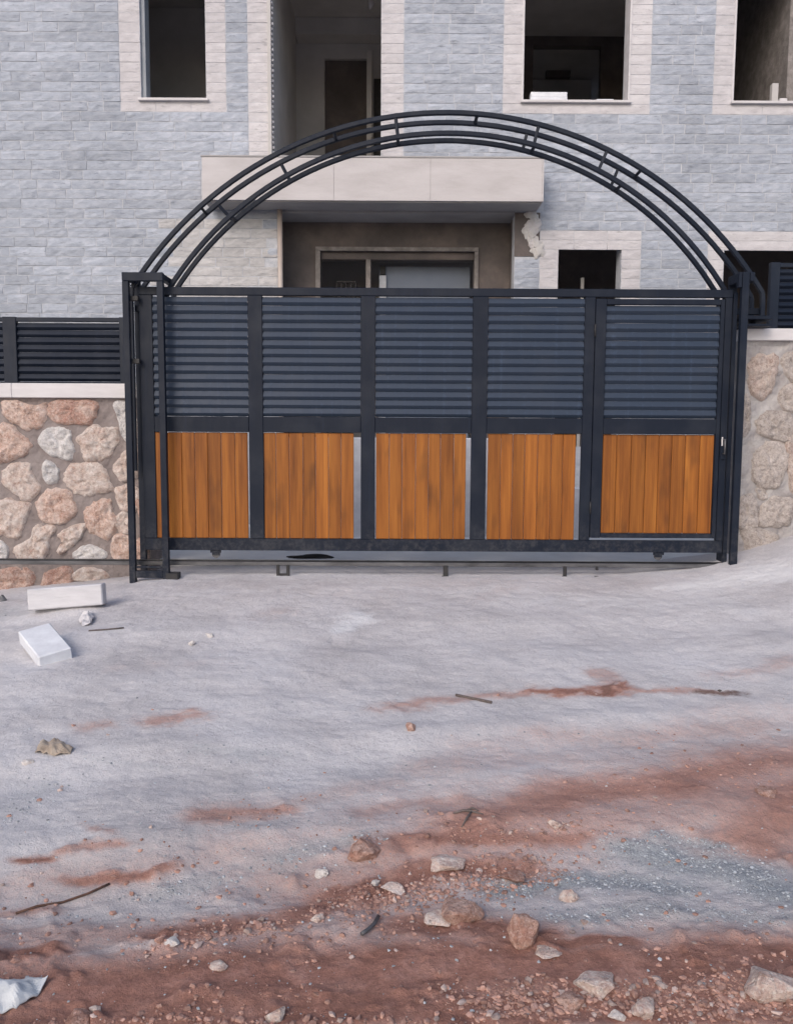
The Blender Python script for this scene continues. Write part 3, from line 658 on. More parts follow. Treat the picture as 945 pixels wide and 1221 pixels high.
def louvres(par, x0, x1, z0, z1, n, gap, y=YG, mat='slat', dpt=.034):
    H = (z1 - gap - z0) / n
    for k in range(n):
        zb = z0 + k * H; mb = MB(); t_ = .0035
        # folded blade: front lip, sloping face leaning back, top lip
        yb_, yf_ = y + .004 + dpt, y + .004; za, zk, zc = zb - .001, zb + H * .36, zb + H * 1.0
        # folded blade: lower face turned down and under, long upper face leaning back to the sky
        prof = [(yf_ + dpt * .62, za), (yf_, zk), (yf_ + dpt * .50, zc - H * .06), (yb_ - .004, zc), (yb_ - .004, zc - t_), (yf_ + dpt * .50 + t_, zc - H * .06 - t_), (yf_ + t_ * 1.3, zk), (yf_ + dpt * .62 + t_, za + .001)]
        j = (rng.random() - .5) * .0014
        vs = [(x0, p_[0], p_[1] + j) for p_ in prof] + [(x1, p_[0], p_[1] - j) for p_ in prof]; m_ = len(prof)
        fs = [(i, (i + 1) % m_, m_ + (i + 1) % m_, m_ + i) for i in range(m_)] + [tuple(range(m_))[::-1], tuple(range(m_, 2 * m_))]
        mb.raw(vs, fs); o = mb.build('slat', M[mat], par)
def planks(par, x0, x1, z0, z1, n, y=YG + .014):
    W = (x1 - x0) / n; ws = [W * (.93 + .14 * rng.random()) for _ in range(n)]; k_ = (x1 - x0) / sum(ws); x = x0
    for k in range(n):
        wd = ws[k] * k_; mb = MB(); yy = y + rng.random() * .002
        mb.box(x + .0010, x + wd - .0010, yy, yy + .016, z0, z1, c=.0042); mb.build('plank', M['wood'], par); x += wd
woodX = [(184.5, 295.5), (314.5, 421.5), (448, 555), (580.8, 685.5)]
for k in range(4):
    louvres(gt, st[k][1] + .002, st[k + 1][0] - .002, zm1 + .004, ztr - .002, 14, .008)
    planks(gt, gX(woodX[k][0], 580), gX(woodX[k][1], 580), zm0 + .0 if False else zb1 + .002, zm0 - .003, 7)
    a, b_ = gX(woodX[k][0], 580), gX(woodX[k][1], 580)
    part('wood_trim', 'rub_red', gt, (a, b_, YG + .006, YG + .0135, zb1 + .0015, zb1 + .011), c=.001) if False else None
# wicket door in the last bay
wd_ = MB(); W0, W1 = st[4][1] + .004, st[5][0] - .006; wz1, wz0 = gZ(356.5, 780), gZ(637.5, 780) - .0
wz0 = zb1 + .022
wk = MB(); a0, a1 = gX(719), gX(853.5)
wk.box(W0, a0, YG - .004, YG + GT - .004, wz0, wz1); wk.box(a1, W1, YG - .004, YG + GT - .004, wz0, wz1)
wk.box(a0 + .0005, a1 - .0005, YG - .003, YG + GT - .005, wz1 - .045, wz1 - .001); wk.box(a0 + .0005, a1 - .0005, YG - .003, YG + GT - .005, zm0, zm1); wk.box(a0 + .0005, a1 - .0005, YG - .003, YG + GT - .005, wz0 + .001, wz0 + .035)
wdo = wk.build('wicket_door', M['frame'], gt)
louvres(wdo, a0 + .002, a1 - .002, zm1 + .004, wz1 - .046, 13, .004)
planks(wdo, a0 + .004, a1 - .004, wz0 + .038, zm0 - .003, 8)
hx = gX(861.5, 530); hz = gZ(533, 861)
part('handle_plate', 'frame', wdo, (hx - .022, hx + .022, YG - .0085, YG - .0045, hz - .10, hz + .09), c=.001)
mb = MB(); mb.tube([(hx - .003, YG - .008, hz + .06), (hx - .003, YG - .045, hz + .062), (hx - .003, YG - .05, hz + .0), (hx - .003, YG - .045, hz - .055), (hx - .003, YG - .008, hz - .053)], .013, n=8, up=(1, 0, 0)); mb.build('pull_handle', M['rail'], wdo, smooth=True)
part('lock_strip', 'coping', wdo, (hx - .018, hx - .006, YG - .0098, YG - .0088, hz + .01, hz + .08), c=.0004)
for hz_ in (wz1 - .25, wz0 + .25):
    mb = MB(); mb.tube([(W0 - .004, YG - .008, hz_ - .05), (W0 - .004, YG - .008, hz_ + .05)], .014, n=8); mb.build('hinge', M['black'], wdo, smooth=True)
# wheels under the leaf
for px in (257, 785):
    wx_ = gX(px, 660); br = part('wheel_bracket', 'frame', gt, (wx_ - .045, wx_ + .045, YG + .008, YG + .014, zb0 - .022, zb0 - .001), (wx_ - .03, wx_ + .03, YG + .009, YG + .0135, zb0 - .04, zb0 - .0225), c=.001)
    mb = MB(); mb.tube([(wx_, YG + .016, zb0 - .034), (wx_, YG + .034, zb0 - .034)], .066, n=24, up=(0, 0, 1)); mb.build('wheel', M['rail'], br)
settle(gt, (L0 + L1) / 2, YG, 0)
# black rag hanging below the bottom rail
def blob(name, mat, cx, cy, cz, a, b_, c_, sd_, label, cat, sub=4, amp=.35, fr=1.6):
    bm = bmesh.new(); bmesh.ops.create_icosphere(bm, subdivisions=sub, radius=1)
    for v in bm.verts:
        d = 1 + amp * mnoise.noise(v.co * fr + Vector((sd_, 0, 0))) + amp * .3 * mnoise.noise(v.co * fr * 3 + Vector((sd_, 3, 0)))
        v.co = Vector((v.co.x * a * d, v.co.y * b_ * d, v.co.z * c_ * d))
    me_ = bpy.data.meshes.new(name); bm.to_mesh(me_); bm.free(); me_.materials.append(M[mat]); me_.polygons.foreach_set('use_smooth', [True] * len(me_.polygons))
    o = bpy.data.objects.new(name, me_); COL.objects.link(o); o.location = (cx, cy, cz); return tag(o, label, cat)
yy = .74; rz = mesh_z(X(369, 661, yy), yy)
blob('rag', 'rag', X(369, 661, yy), yy, rz + .03, .24, .07, .045, 3.0, 'crumpled black rag lying on the ground under the gate', 'rag')

# ------------------------------------------------------------------ TRACK
YT = YG + .025
tk = thing('gate_track', 'thin steel gate track raised on short brackets along the foot of the gate', 'track')
tz = Z(450, 669.2, YT); TX0, TX1 = -6.5, X(868, 668, YT)
mb = MB(); mb.tube([(TX0, YT, tz), (TX1, YT, tz)], .014, n=8); mb.build('rail_rod', M['black'], tk, smooth=True)
part('base_bar', 'rail', tk, (TX0, TX1, YT - .018, YT + .018, tz - .040, tz - .0075))
for px, w_, kind in ((337.5, 16, 2), (531, 6, 1), (673, 4, 1), (711, 3, 0)):
    xx = X(px, 678, YT - .03); zb = mesh_z(xx, YT - .03) - .01; hw = w_ / 148 / 2
    if kind == 2: part('support_bracket', 'black', tk, (xx - hw, xx - hw + .026, YT - .045, YT - .019, zb, tz - .03), (xx + hw - .026, xx + hw, YT - .045, YT - .019, zb, tz - .03), (xx - hw + .027, xx + hw - .025, YT - .044, YT - .02, zb, zb + .028))
    else: part('support_bracket', 'black', tk, (xx - hw, xx + hw, YT - .045, YT - .019, zb if kind else tz - .06, tz - .03), (xx - hw - .012, xx + hw + .005, YT - .046, YT - .02, zb - .0, zb + .012))
settle(tk, 0, YT, tz - .05)

# ------------------------------------------------------------------ GUIDE FRAME (left) and CATCH POST (right)
gf = thing('guide_frame', 'tall narrow portal of dark square tube guiding the gate at its left end', 'gate frame')
y0 = -.02; W = .05
a0, a1 = X(146.5, 330, y0), X(196, 330, y0); a0 = X(149.5, 500, y0); a1 = X(197.5, 500, y0)
ztp, zbt = Z(170, 324.5, y0), Z(175, 690, y0)
for xa, xb in ((a0, a0 + W), (a1 - W, a1)):
    part('post', 'frame', gf, (xa, xb, y0, y0 + W, zbt - .06, ztp - .068))
part('top_bar', 'frame', gf, (a0, a1, y0 - .001, y0 + W, ztp - .066, ztp)); part('bottom_bar', 'frame', gf, (a0 + W + .001, a1 - W - .001, y0 + .002, y0 + W - .002, zbt + .005, zbt + .062))
part('thin_bar', 'frame', gf, (a0 + W + .001, a1 - W - .001, y0 + .01, y0 + .03, zbt + .085, zbt + .10))
part('back_tie', 'frame', gf, (a1 - .045, a1 + .0, y0 + W + .001, y0 + .30, ztp - .05, ztp - .005), (a0, a0 + .045, y0 + W + .001, y0 + .30, ztp - .05, ztp - .005))
part('rear_post', 'frame', gf, (a0 + .0, a0 + .048, y0 + .301, y0 + .345, zbt - .06, ztp - .003)); 
part('foot_plate', 'black', gf, (a1 - .02, a1 + .075, y0 - .01, y0 + .09, zbt - .04, zbt + .045))
for zz_ in (Z(158, 357, .12), Z(158, 431, .12)): part('guide_roller_arm', 'black', gf, (a0 + .04, X(167, 357, .1) + .005, .03, .075, zz_ - .022, zz_ + .016))
settle(gf, (a0 + a1) / 2, y0, zbt)
cp = thing('catch_post', 'tall dark steel post closing the right end of the gate', 'post')
c0, c1 = X(877.8, 500, y0), X(886, 500, y0); zt2 = Z(886, 324, y0); zb2 = Z(882, 668, y0)
part('front_post', 'frame', cp, (c0, c1, y0, y0 + W, zb2 - .2, zt2)); part('rear_post', 'frame', cp, (c0 - .012, c1 - .01, YG + GT + .06, YG + GT + .11, zb2 - .2, zt2 - .002))
part('channel', 'frame', cp, (X(869, 500, YG), c0 + .02, YG + .02, YG + .16, zb2 - .1, zt2 - .14)); part('top_tie', 'frame', cp, (c0 - .03, c1 + .04, y0 + W + .001, YG + GT + .058, zt2 - .075, zt2 - .004))
part('top_cap', 'frame', cp, (c0 - .03, c0 - .004, y0 - .0, y0 + W, zt2 - .12, zt2 - .002)); part('top_cap', 'frame', cp, (c1 + .004, c1 + .04, y0, y0 + W, zt2 - .07, zt2 - .002))
settle(cp, c0, y0, zb2)

# ------------------------------------------------------------------ WALLS
YW = .36; WT = .34
def rubble_wall(name, label, x0, x1, ztop, zcop, polys, extra, side):
    wl = thing(name, label, 'wall', 'rubble stone walls either side of the gate')
    # mortar body with an uneven face
    nxw, nzw = int((x1 - x0) / .03), 70; z0 = -1.0; vs = []; fs = []
    for j in range(nzw + 1):
        for i in range(nxw + 1):
            x = x0 + (x1 - x0) * i / nxw; z = z0 + (ztop - z0) * j / nzw
            d = (.014 * mnoise.noise(Vector((x * 5, z * 5, 3))) + .010 * mnoise.noise(Vector((x * 17, z * 17, 8)))) * (1.0 if side < 0 else 1.9)
            if j == nzw or i in (0, nxw): d = .012
            vs.append((x, YW - d, z))
    Wn = nxw + 1
    for j in range(nzw):
        for i in range(nxw): a = j * Wn + i; fs.append((a, a + 1, a + Wn + 1, a + Wn))
    mb = MB(); mb.raw(vs, fs, .5); mb.box(x0, x1, YW + .02, YW + WT, z0, ztop - .001, c=.002)
    mb.box(x0, x0 + .01, YW - .012, YW + .03, z0, ztop - .001, c=.001); mb.box(x1 - .01, x1, YW - .012, YW + .03, z0, ztop - .001, c=.001)
    mb.build('mortar_body', M['mortar'] if side < 0 else M['mortar_light'], wl)
    # rubble faces
    allp = list(polys)
    occ = [(sum(p[0] for p in P_) / len(P_), sum(p[1] for p in P_) / len(P_), .5 * max(max(p[0] for p in P_) - min(p[0] for p in P_), max(p[1] for p in P_) - min(p[1] for p in P_))) for P_, _ in polys]
    tries = 0
    while tries < 2500:
        tries += 1; a, b_ = extra; cx = a + (b_ - a) * rng.random(); cz = -.35 + (ztop + .30) * rng.random(); r_ = .10 + .09 * rng.random()
        if cz + r_ > ztop - .02: cz = ztop - r_ - .02
        if any((cx - o[0]) ** 2 + (cz - o[1]) ** 2 < ((r_ + o[2]) * .93) ** 2 for o in occ): continue
        n = rng.choice((6, 7, 8)); ph = rng.random() * 6
        P_ = [(cx + r_ * (.82 + .28 * rng.random()) * math.cos(ph + 2 * math.pi * k / n), cz + r_ * (.75 + .25 * rng.random()) * math.sin(ph + 2 * math.pi * k / n)) for k in range(n)]
        occ.append((cx, cz, r_)); allp.append((P_, rng.choice(('rub_pink', 'rub_cream', 'rub_white', 'rub_red', 'rub_cream'))))
    for P_, mt in allp:
        P2 = []                                  # round the outline: insert corner points, jitter
        n = len(P_); cx = sum(p[0] for p in P_) / n; cz = sum(p[1] for p in P_) / n; sd_ = rng.random() * 60
        for k in range(n):
            a, b_ = P_[k], P_[(k + 1) % n]
            for q in range(5):
                t_ = q / 5; pm = P_[(k - 1) % n]; pp = P_[(k + 2) % n]
                c = [0.5 * ((2 * a[i]) + (-pm[i] + b_[i]) * t_ + (2 * pm[i] - 5 * a[i] + 4 * b_[i] - pp[i]) * t_ * t_ + (-pm[i] + 3 * a[i] - 3 * b_[i] + pp[i]) * t_ ** 3) for i in (0, 1)]
                jj = 1.04 + .13 * mnoise.noise(Vector((c[0] * 22, c[1] * 22, sd_)))+ .05 * mnoise.noise(Vector((c[0] * 60, c[1] * 60, sd_)))
                P2.append((min(x1 - .004, max(x0 + .004, cx + (c[0] - cx) * jj)), min(ztop - .004, cz + (c[1] - cz) * jj)))
        rings = 9; vs = []; fs = []; m_ = len(P2); size = math.sqrt(max(1e-4, abs(sum(P2[k][0] * P2[(k + 1) % m_][1] - P2[(k + 1) % m_][0] * P2[k][1] for k in range(m_)) / 2)))
        for r_ in range(rings):
            s_ = 1 - (r_ / rings) ** 1.0
            for (x, z) in P2:
                xx, zz_ = cx + (x - cx) * s_, cz + (z - cz) * s_
                hgt = (1 - s_ ** 5) ** .6 * min(.030, size * .15) if r_ else -.02
                hgt += .022 * mnoise.noise(Vector((xx * 14, zz_ * 14, sd_))) + .022 * mnoise.noise(Vector((xx * 38, zz_ * 38, sd_))) + .006 * mnoise.noise(Vector((xx * 90, zz_ * 90, sd_)))
                vs.append((xx, YW - hgt - .004, zz_))
        for r_ in range(rings - 1):
            for k in range(m_): fs.append((r_ * m_ + k, r_ * m_ + (k + 1) % m_, (r_ + 1) * m_ + (k + 1) % m_, (r_ + 1) * m_ + k))
        vs.append((cx, YW - min(.030, size * .15) - .006, cz)); c_ = len(vs) - 1
        for k in range(m_): fs.append(((rings - 1) * m_ + k, (rings - 1) * m_ + (k + 1) % m_, c_))
        ar = sum(P2[k][0] * P2[(k + 1) % m_][1] - P2[(k + 1) % m_][0] * P2[k][1] for k in range(m_))
        if ar < 0: fs = [f[::-1] for f in fs]
        mb = MB(); mb.raw(vs, fs); mb.build('stone', M[mt], wl, smooth=True)
    # coping in slabs
    xx = x0 - .0; k = 0
    edge = x1 if side < 0 else x0
    if side < 0:
        xx = x1
        while xx > x0: L = min(1.12, xx - x0); part('coping', 'coping', wl, (xx - L + .001, xx, YW - .05, YW + WT + .04, ztop + .001, zcop), c=.005); xx -= L
    else:
        while xx < x1: L = min(1.12, x1 - xx); part('coping', 'coping', wl, (xx, xx + L - .001, YW - .05, YW + WT + .04, ztop + .001, zcop), c=.005); xx += L
    settle(wl, (x0 + x1) / 2, YW, -.3); return wl
def grow(p, k=1.13): cx = sum(q[0] for q in p) / len(p); cy = sum(q[1] for q in p) / len(p); return [(cx + (q[0] - cx) * k, cy + (q[1] - cy) * k) for q in p]
def LP(pts, sc=5.0875, ox=0, oy=470, Y=YW - .03): return [(lambda p: (p.x, p.z))(pt(ox + a / sc, oy + b_ / sc, Y)) for a, b_ in pts]
left = [([(15, 60), (90, 40), (180, 75), (262, 60), (262, 120), (235, 185), (160, 205), (90, 175), (30, 125)], 'rub_pink'), ([(305, 90), (350, 35), (450, 30), (555, 50), (560, 140), (540, 170), (465, 180), (330, 160)], 'rub_red'),
    ([(-60, 230), (40, 190), (105, 240), (165, 300), (155, 350), (90, 385), (20, 405), (-60, 380)], 'rub_pink'), ([(245, 265), (290, 220), (350, 205), (415, 230), (420, 280), (440, 345), (400, 390), (340, 375), (270, 340)], 'rub_white'),
    ([(480, 265), (580, 195), (620, 215), (690, 210), (705, 285), (670, 345), (620, 390), (530, 400), (505, 340)], 'rub_cream'), ([(690, 60), (765, 45), (800, 120), (790, 270), (740, 250), (715, 150)], 'rub_white'),
    ([(690, 440), (720, 395), (770, 350), (830, 400), (820, 500), (720, 510)], 'rub_cream'), ([(15, 530), (50, 450), (160, 430), (185, 490), (230, 570), (150, 640), (90, 600)], 'rub_cream'),
    ([(262, 430), (290, 410), (345, 460), (335, 530), (290, 545), (255, 490)], 'rub_white'), ([(395, 490), (460, 435), (600, 440), (640, 530), (665, 580), (590, 600), (490, 610), (420, 555)], 'rub_cream'),
    ([(240, 640), (290, 590), (400, 605), (435, 680), (430, 740), (350, 780), (265, 765), (230, 700)], 'rub_pink'), ([(515, 720), (560, 670), (600, 655), (660, 665), (670, 730), (710, 780), (650, 865), (580, 850), (530, 810)], 'rub_pink'),
    ([(-50, 680), (60, 655), (160, 690), (130, 790), (105, 865), (30, 855), (-50, 840)], 'rub_cream'), ([(90, 930), (180, 880), (200, 815), (260, 800), (310, 830), (285, 900), (260, 990), (180, 1005), (110, 985)], 'rub_cream'),
    ([(355, 850), (430, 810), (490, 795), (495, 840), (455, 900), (400, 945), (350, 950), (370, 890)], 'rub_cream'), ([(455, 970), (500, 930), (560, 925), (630, 960), (620, 995), (460, 1000)], 'rub_white'),
    ([(685, 880), (750, 860), (800, 900), (790, 1000), (690, 1000)], 'rub_pink'), ([(-40, 900), (10, 900), (40, 950), (20, 1000), (-40, 1010)], 'rub_white'),
    ([(0, 1080), (90, 1060), (170, 1075), (190, 1130), (130, 1200), (20, 1210), (-30, 1150)], 'rub_red'), ([(260, 1130), (300, 1075), (400, 1060), (430, 1120), (400, 1180), (280, 1180)], 'rub_red'),
    ([(440, 1120), (490, 1060), (600, 1070), (640, 1110), (560, 1140)], 'rub_cream'), ([(700, 590), (760, 555), (840, 600), (820, 700), (730, 690)], 'rub_cream'), ([(820, 610), (880, 590), (900, 700), (850, 760)], 'rub_red'), ([(700, 750), (760, 720), (800, 780), (780, 840), (720, 830)], 'rub_cream'), ([(820, 900), (900, 880), (910, 1000), (830, 1010)], 'rub_red'), ([(815, 180), (880, 170), (890, 330), (820, 340)], 'rub_cream')]
zl_top, zl_cop = Z(80, 474.5, YW - .05), Z(80, 457, YW - .05)
WXL = X(178, 560, YW)
rubble_wall('rubble_wall', 'rubble stone wall of pink and white limestone left of the gate under white coping', -7.5, WXL, zl_top, zl_cop, [(LP(grow(p, 1.17)), m_) for p, m_ in left], (-7.4, X(-14, 580, YW)), -1)
right = [([(815, 300), (850, 285), (895, 290), (895, 330), (880, 390), (850, 415), (815, 405), (805, 350)], 'rub_pink'), ([(785, 420), (805, 425), (808, 500), (800, 540), (770, 540)], 'rub_white'),
    ([(835, 500), (880, 470), (940, 480), (960, 560), (900, 560), (850, 545)], 'rub_cream'), ([(830, 600), (870, 575), (920, 580), (925, 640), (905, 700), (870, 715), (830, 700), (820, 650)], 'rub_cream'),
    ([(832, 722), (862, 728), (862, 756), (838, 752)], 'rub_cream'), ([(850, 780), (880, 750), (940, 760), (935, 830), (880, 845), (840, 830)], 'rub_cream'), ([(775, 760), (810, 745), (830, 770), (830, 830), (800, 850), (768, 830)], 'rub_white'),
    ([(905, 430), (935, 380), (1000, 390), (1000, 460), (930, 465)], 'rub_white'), ([(930, 560), (990, 570), (1000, 700), (950, 740), (932, 660)], 'rub_pink'), ([(905, 300), (960, 275), (1000, 330), (950, 370)], 'rub_cream'), ([(790, 850), (840, 855), (900, 880), (860, 930), (800, 930)], 'rub_cream')]
zr_top, zr_cop = Z(915, 406, YW - .05), Z(915, 391.5, YW - .05)
WXR = X(884, 500, YW)
rubble_wall('rubble_wall', 'rubble stone wall smeared with grey mortar right of the gate behind the dust mound', WXR - .06, 7.5, zr_top, zr_cop, [(LP(grow(p), 2.739, 600, 320), {'rub_pink': 'sm_pink'}.get(m_, 'sm_cream')) for p, m_ in right], (X(968, 500, YW), 7.3), 1)

# ------------------------------------------------------------------ FENCES on the walls
YC = YW + .10
def fence(label, x0, x1, zb, ztp, posts, n, H=.05):
    fe = thing('louvre_fence', label, 'fence', 'louvred fences on top of the stone walls')
    part('top_rail', 'fence', fe, (x0, x1, YC, YC + .04, ztp - .034, ztp)); part('bottom_rail', 'fence', fe, (x0, x1, YC, YC + .04, zb + .001, zb + .022))
    for a, b_ in posts: part('post', 'fence', fe, (a, b_, YC - .006, YC + .046, zb + .0006, ztp + .004))
    ed = sorted([x0] + [v for p_ in posts for v in p_] + [x1])
    for a, b_ in zip(ed[:-1], ed[1:]):
        if any(abs(a - p_[0]) < 1e-6 and abs(b_ - p_[1]) < 1e-6 for p_ in posts) or b_ - a < .05: continue
        louvres(fe, a + .001, b_ - .001, zb + .026, ztp - .036, n, .006, YC, 'fence', .04)
    settle(fe, (x0 + x1) / 2, YC, zb)
fl0, fl1 = X(4.5, 420, YC), X(20.5, 420, YC); pitch_ = 1.62
fence('long dark louvred fence panel run on the white coping left of the gate', -7.4, X(150, 420, YC), zl_cop, Z(80, 378.5, YC), [(fl0 - pitch_ * k, fl1 - pitch_ * k) for k in (3, 2, 1, 0)] + [(X(150, 420, YC) - .05, X(150, 420, YC) - .0001)], 8)
fr0 = X(917, 350, YC); ZF = Z(935, 313.5, YC)
fence('dark louvred fence on the white coping right of the gate', fr0, 7.4, zr_cop, ZF, [(fr0 + .0001, X(928, 350, YC)), (fr0 + 1.62, fr0 + 1.72), (fr0 + 3.24, fr0 + 3.34)], 9)

# ------------------------------------------------------------------ ARCH
ar = thing('gate_arch', 'tall ladder arch of four bent dark steel tubes curving over the gate', 'arch')
YA, AD = .19, .215
def fitc(pts):
    q = [pt(x, y, YA) for x, y in pts]; A = np.array([[p.x, p.z, 1] for p in q]); bb = np.array([p.x ** 2 + p.z ** 2 for p in q])
    r_ = np.linalg.lstsq(A, bb, rcond=None)[0]; cx, cz = r_[0] / 2, r_[1] / 2; return cx, cz, math.sqrt(r_[2] + cx * cx + cz * cz)
FO = fitc([(172.7, 321.7), (206.6, 281), (237, 249), (264, 223.5), (300, 198), (357.6, 169), (399, 155), (472.7, 138.5), (534, 135), (570, 136.5), (640, 149), (723, 179), (764, 201), (812.6, 237), (847, 270), (872.7, 294)])
FI = fitc([(206.6, 338.6), (237, 294.6), (281, 250.6), (343, 208.7), (404, 180), (472.7, 165.5), (523, 160.5), (620, 168.5), (712.8, 201), (757.5, 230), (826, 297.5), (860.7, 340)])
def arcpts(fc, x_from, x_to, Y, n=56):
    c = Vector((fc[0], YA, fc[1])); rm = fc[2] + (.014 if (fc is FI and Y > YA) else 0)
    t0 = math.acos(max(-1, min(1, (X(x_from, 330, YA) - c.x) / rm))); t1 = math.acos(max(-1, min(1, (X(x_to, 330, YA) - c.x) / rm)))
    return [(c.x + rm * math.cos(t0 + (t1 - t0) * k / n), Y, c.z + rm * math.sin(t0 + (t1 - t0) * k / n)) for k in range(n + 1)], c, rm
TW = .036
ends = {}
for Y in (YA, YA + AD):
    for nm, (fc, xa, xb) in (('outer', (FO, 157.5, 909)), ('inner', (FI, 201, 864))):
        P_, c, rm = arcpts(fc, xa, xb, Y); mb = MB(); mb.tube(P_, TW, TW, up=(0, 1, 0)); mb.build('arch_tube', M['frame'], ar); ends[(nm, Y)] = (P_, c, rm)
def on(nm, Y, px):
    P_, c, rm = ends[(nm, Y)]; x = X(px, 200, YA); return Vector((x, Y, c.z + math.sqrt(max(.0001, rm * rm - (x - c.x) ** 2))))
def rung(pa, pb, w_=.024): mb = MB(); mb.tube([pa, pb], w_, w_, up=(.3, 1, .2)); mb.build('rung', M['frame'], ar)
for pxo, pxi in ((471, 474), (641, 635.5), (723, 713), (332, 342), (568, 565)):
    if pxo != 568 and pxo != 332: rung(on('outer', YA, pxo), on('inner', YA, pxi))
for pxo, pxi in ((330, 342), (745, 736), (252, 272), (632, 627)):
    a = on('outer', YA + AD, pxo); b_ = on('inner', YA + AD, pxi); rung(a, b_)
for px in (238, 398, 568, 765): rung(on('outer', YA, px), on('outer', YA + AD, px), .022)
for px in (274, 474, 637, 742): rung(on('inner', YA, px), on('inner', YA + AD, px), .022)
# feet
for Y in (YA, YA + AD):
    a = Vector(ends[('outer', Y)][0][0]); b_ = Vector(ends[('outer', Y)][0][-1]);
    lo, hi = (a, b_) if a.x < b_.x else (b_, a)
    yb_ = Y if Y > YW else YW - .03
    mb = MB(); mb.tube([lo, (lo.x - .012, Y, lo.z - .1), (lo.x - .012, Y, zl_cop + .012 if Y > YW - .04 else zl_top - .6)], TW, TW); mb.build('leg', M['frame'], ar)
    mb = MB(); mb.tube([hi, (hi.x + .005, Y, hi.z - .06), (hi.x + .005, Y, zr_cop + .07)], TW, TW); mb.build('leg', M['frame'], ar)
    i0 = Vector(ends[('inner', Y)][0][0]); i1 = Vector(ends[('inner', Y)][0][-1])
    for q in (i0, i1): mb = MB(); mb.tube([q, (q.x + (.04 if q.x > 0 else -.04), Y, q.z - .12)], TW, TW); mb.build('inner_leg', M['frame'], ar)
hx = hi.x; part('base_bar', 'frame', ar, (c1 + .01, hx + .09, YA - .02, YA + AD + .03, zr_cop + .055, zr_cop + .085), (c1 + .01, hx + .09, YA - .02, YA + AD + .03, zr_cop + .001, zr_cop + .02))
part('base_post', 'frame', ar, (hx - .02, hx + .02, YW - .02, YW + .02, zr_cop + .021, zr_cop + .054), (c1 + .02, c1 + .06, YW - .02, YW + .02, zr_cop + .021, zr_cop + .054))
i0, i1 = [Vector(ends[('inner', YA)][0][k]) for k in (0, -1)]
zbm = min(i0.z, i1.z) - .12
part('tie_beam', 'frame', ar, (lo.x, hi.x + .0, YA + .04, YA + .08, zbm - .05, zbm - .0))
settle(ar, 0, YA, zl_cop)

# ------------------------------------------------------------------ LOOSE THINGS ON THE GROUND
def on_ground(px, py): p = gh(px, py); return p.x, p.y
def prism(name, mat, label, cat, corners_px, h, base_lift=0.0, sink=.0, tilt=None):
    """a rectangular block whose upper face has the given corners (A->B long edge, A->D short edge)"""
    A, B, D = [gh(x, y, h) for x, y in corners_px]
    e1 = Vector((B.x - A.x, B.y - A.y, 0)); L1_ = e1.length; e1.normalize(); e2 = Vector((-e1.y, e1.x, 0)); d = Vector((D.x - A.x, D.y - A.y, 0)); L2_ = d.dot(e2)
    if L2_ < 0: e2 = -e2; L2_ = -L2_
    c = Vector((A.x, A.y, 0)) + e1 * L1_ / 2 + e2 * L2_ / 2; mb = MB(); mb.box(-L1_ / 2, L1_ / 2, -L2_ / 2, L2_ / 2, 0, h, c=.006)
    o = mb.build(name, M[mat]); z_ = [mesh_z(c.x + s_ * e1.x * L1_ / 2, c.y + s_ * e1.y * L1_ / 2) for s_ in (-1, 1)]
    ang = math.atan2(e1.y, e1.x); o.rotation_euler = (0, -math.atan2(z_[1] - z_[0], L1_), ang); o.location = (c.x, c.y, sum(z_) / 2 - sink + base_lift); tag(o, label, cat); return o
bc = gh(54, 771, .06); mb = MB(); mb.box(-.205, .205, -.095, .095, -.043, .043, c=.006); o = mb.build('white_block', M['white'])
o.matrix_world = Matrix.Translation((bc.x, bc.y, mesh_z(bc.x, bc.y - .17) + .075)) @ Matrix.Rotation(R(14), 4, 'X') @ Matrix.Rotation(R(-51.5), 4, 'Z'); tag(o, 'clean white rectangular block lying tilted on the dust at left', 'block', 'white blocks lying on the ground')
mb = MB(); mb.box(-.255, .255, -.065, .065, -.075, .075, c=.008); o = mb.build('white_block', M['foam2'])
p = gh(78, 727); o.location = (p.x, p.y + .05, mesh_z(p.x, p.y) + .085); o.rotation_euler = (R(-6), R(-3.5), R(7)); tag(o, 'long off white rectangular block lying nearest the foot of the left wall', 'block', 'white blocks lying on the ground')
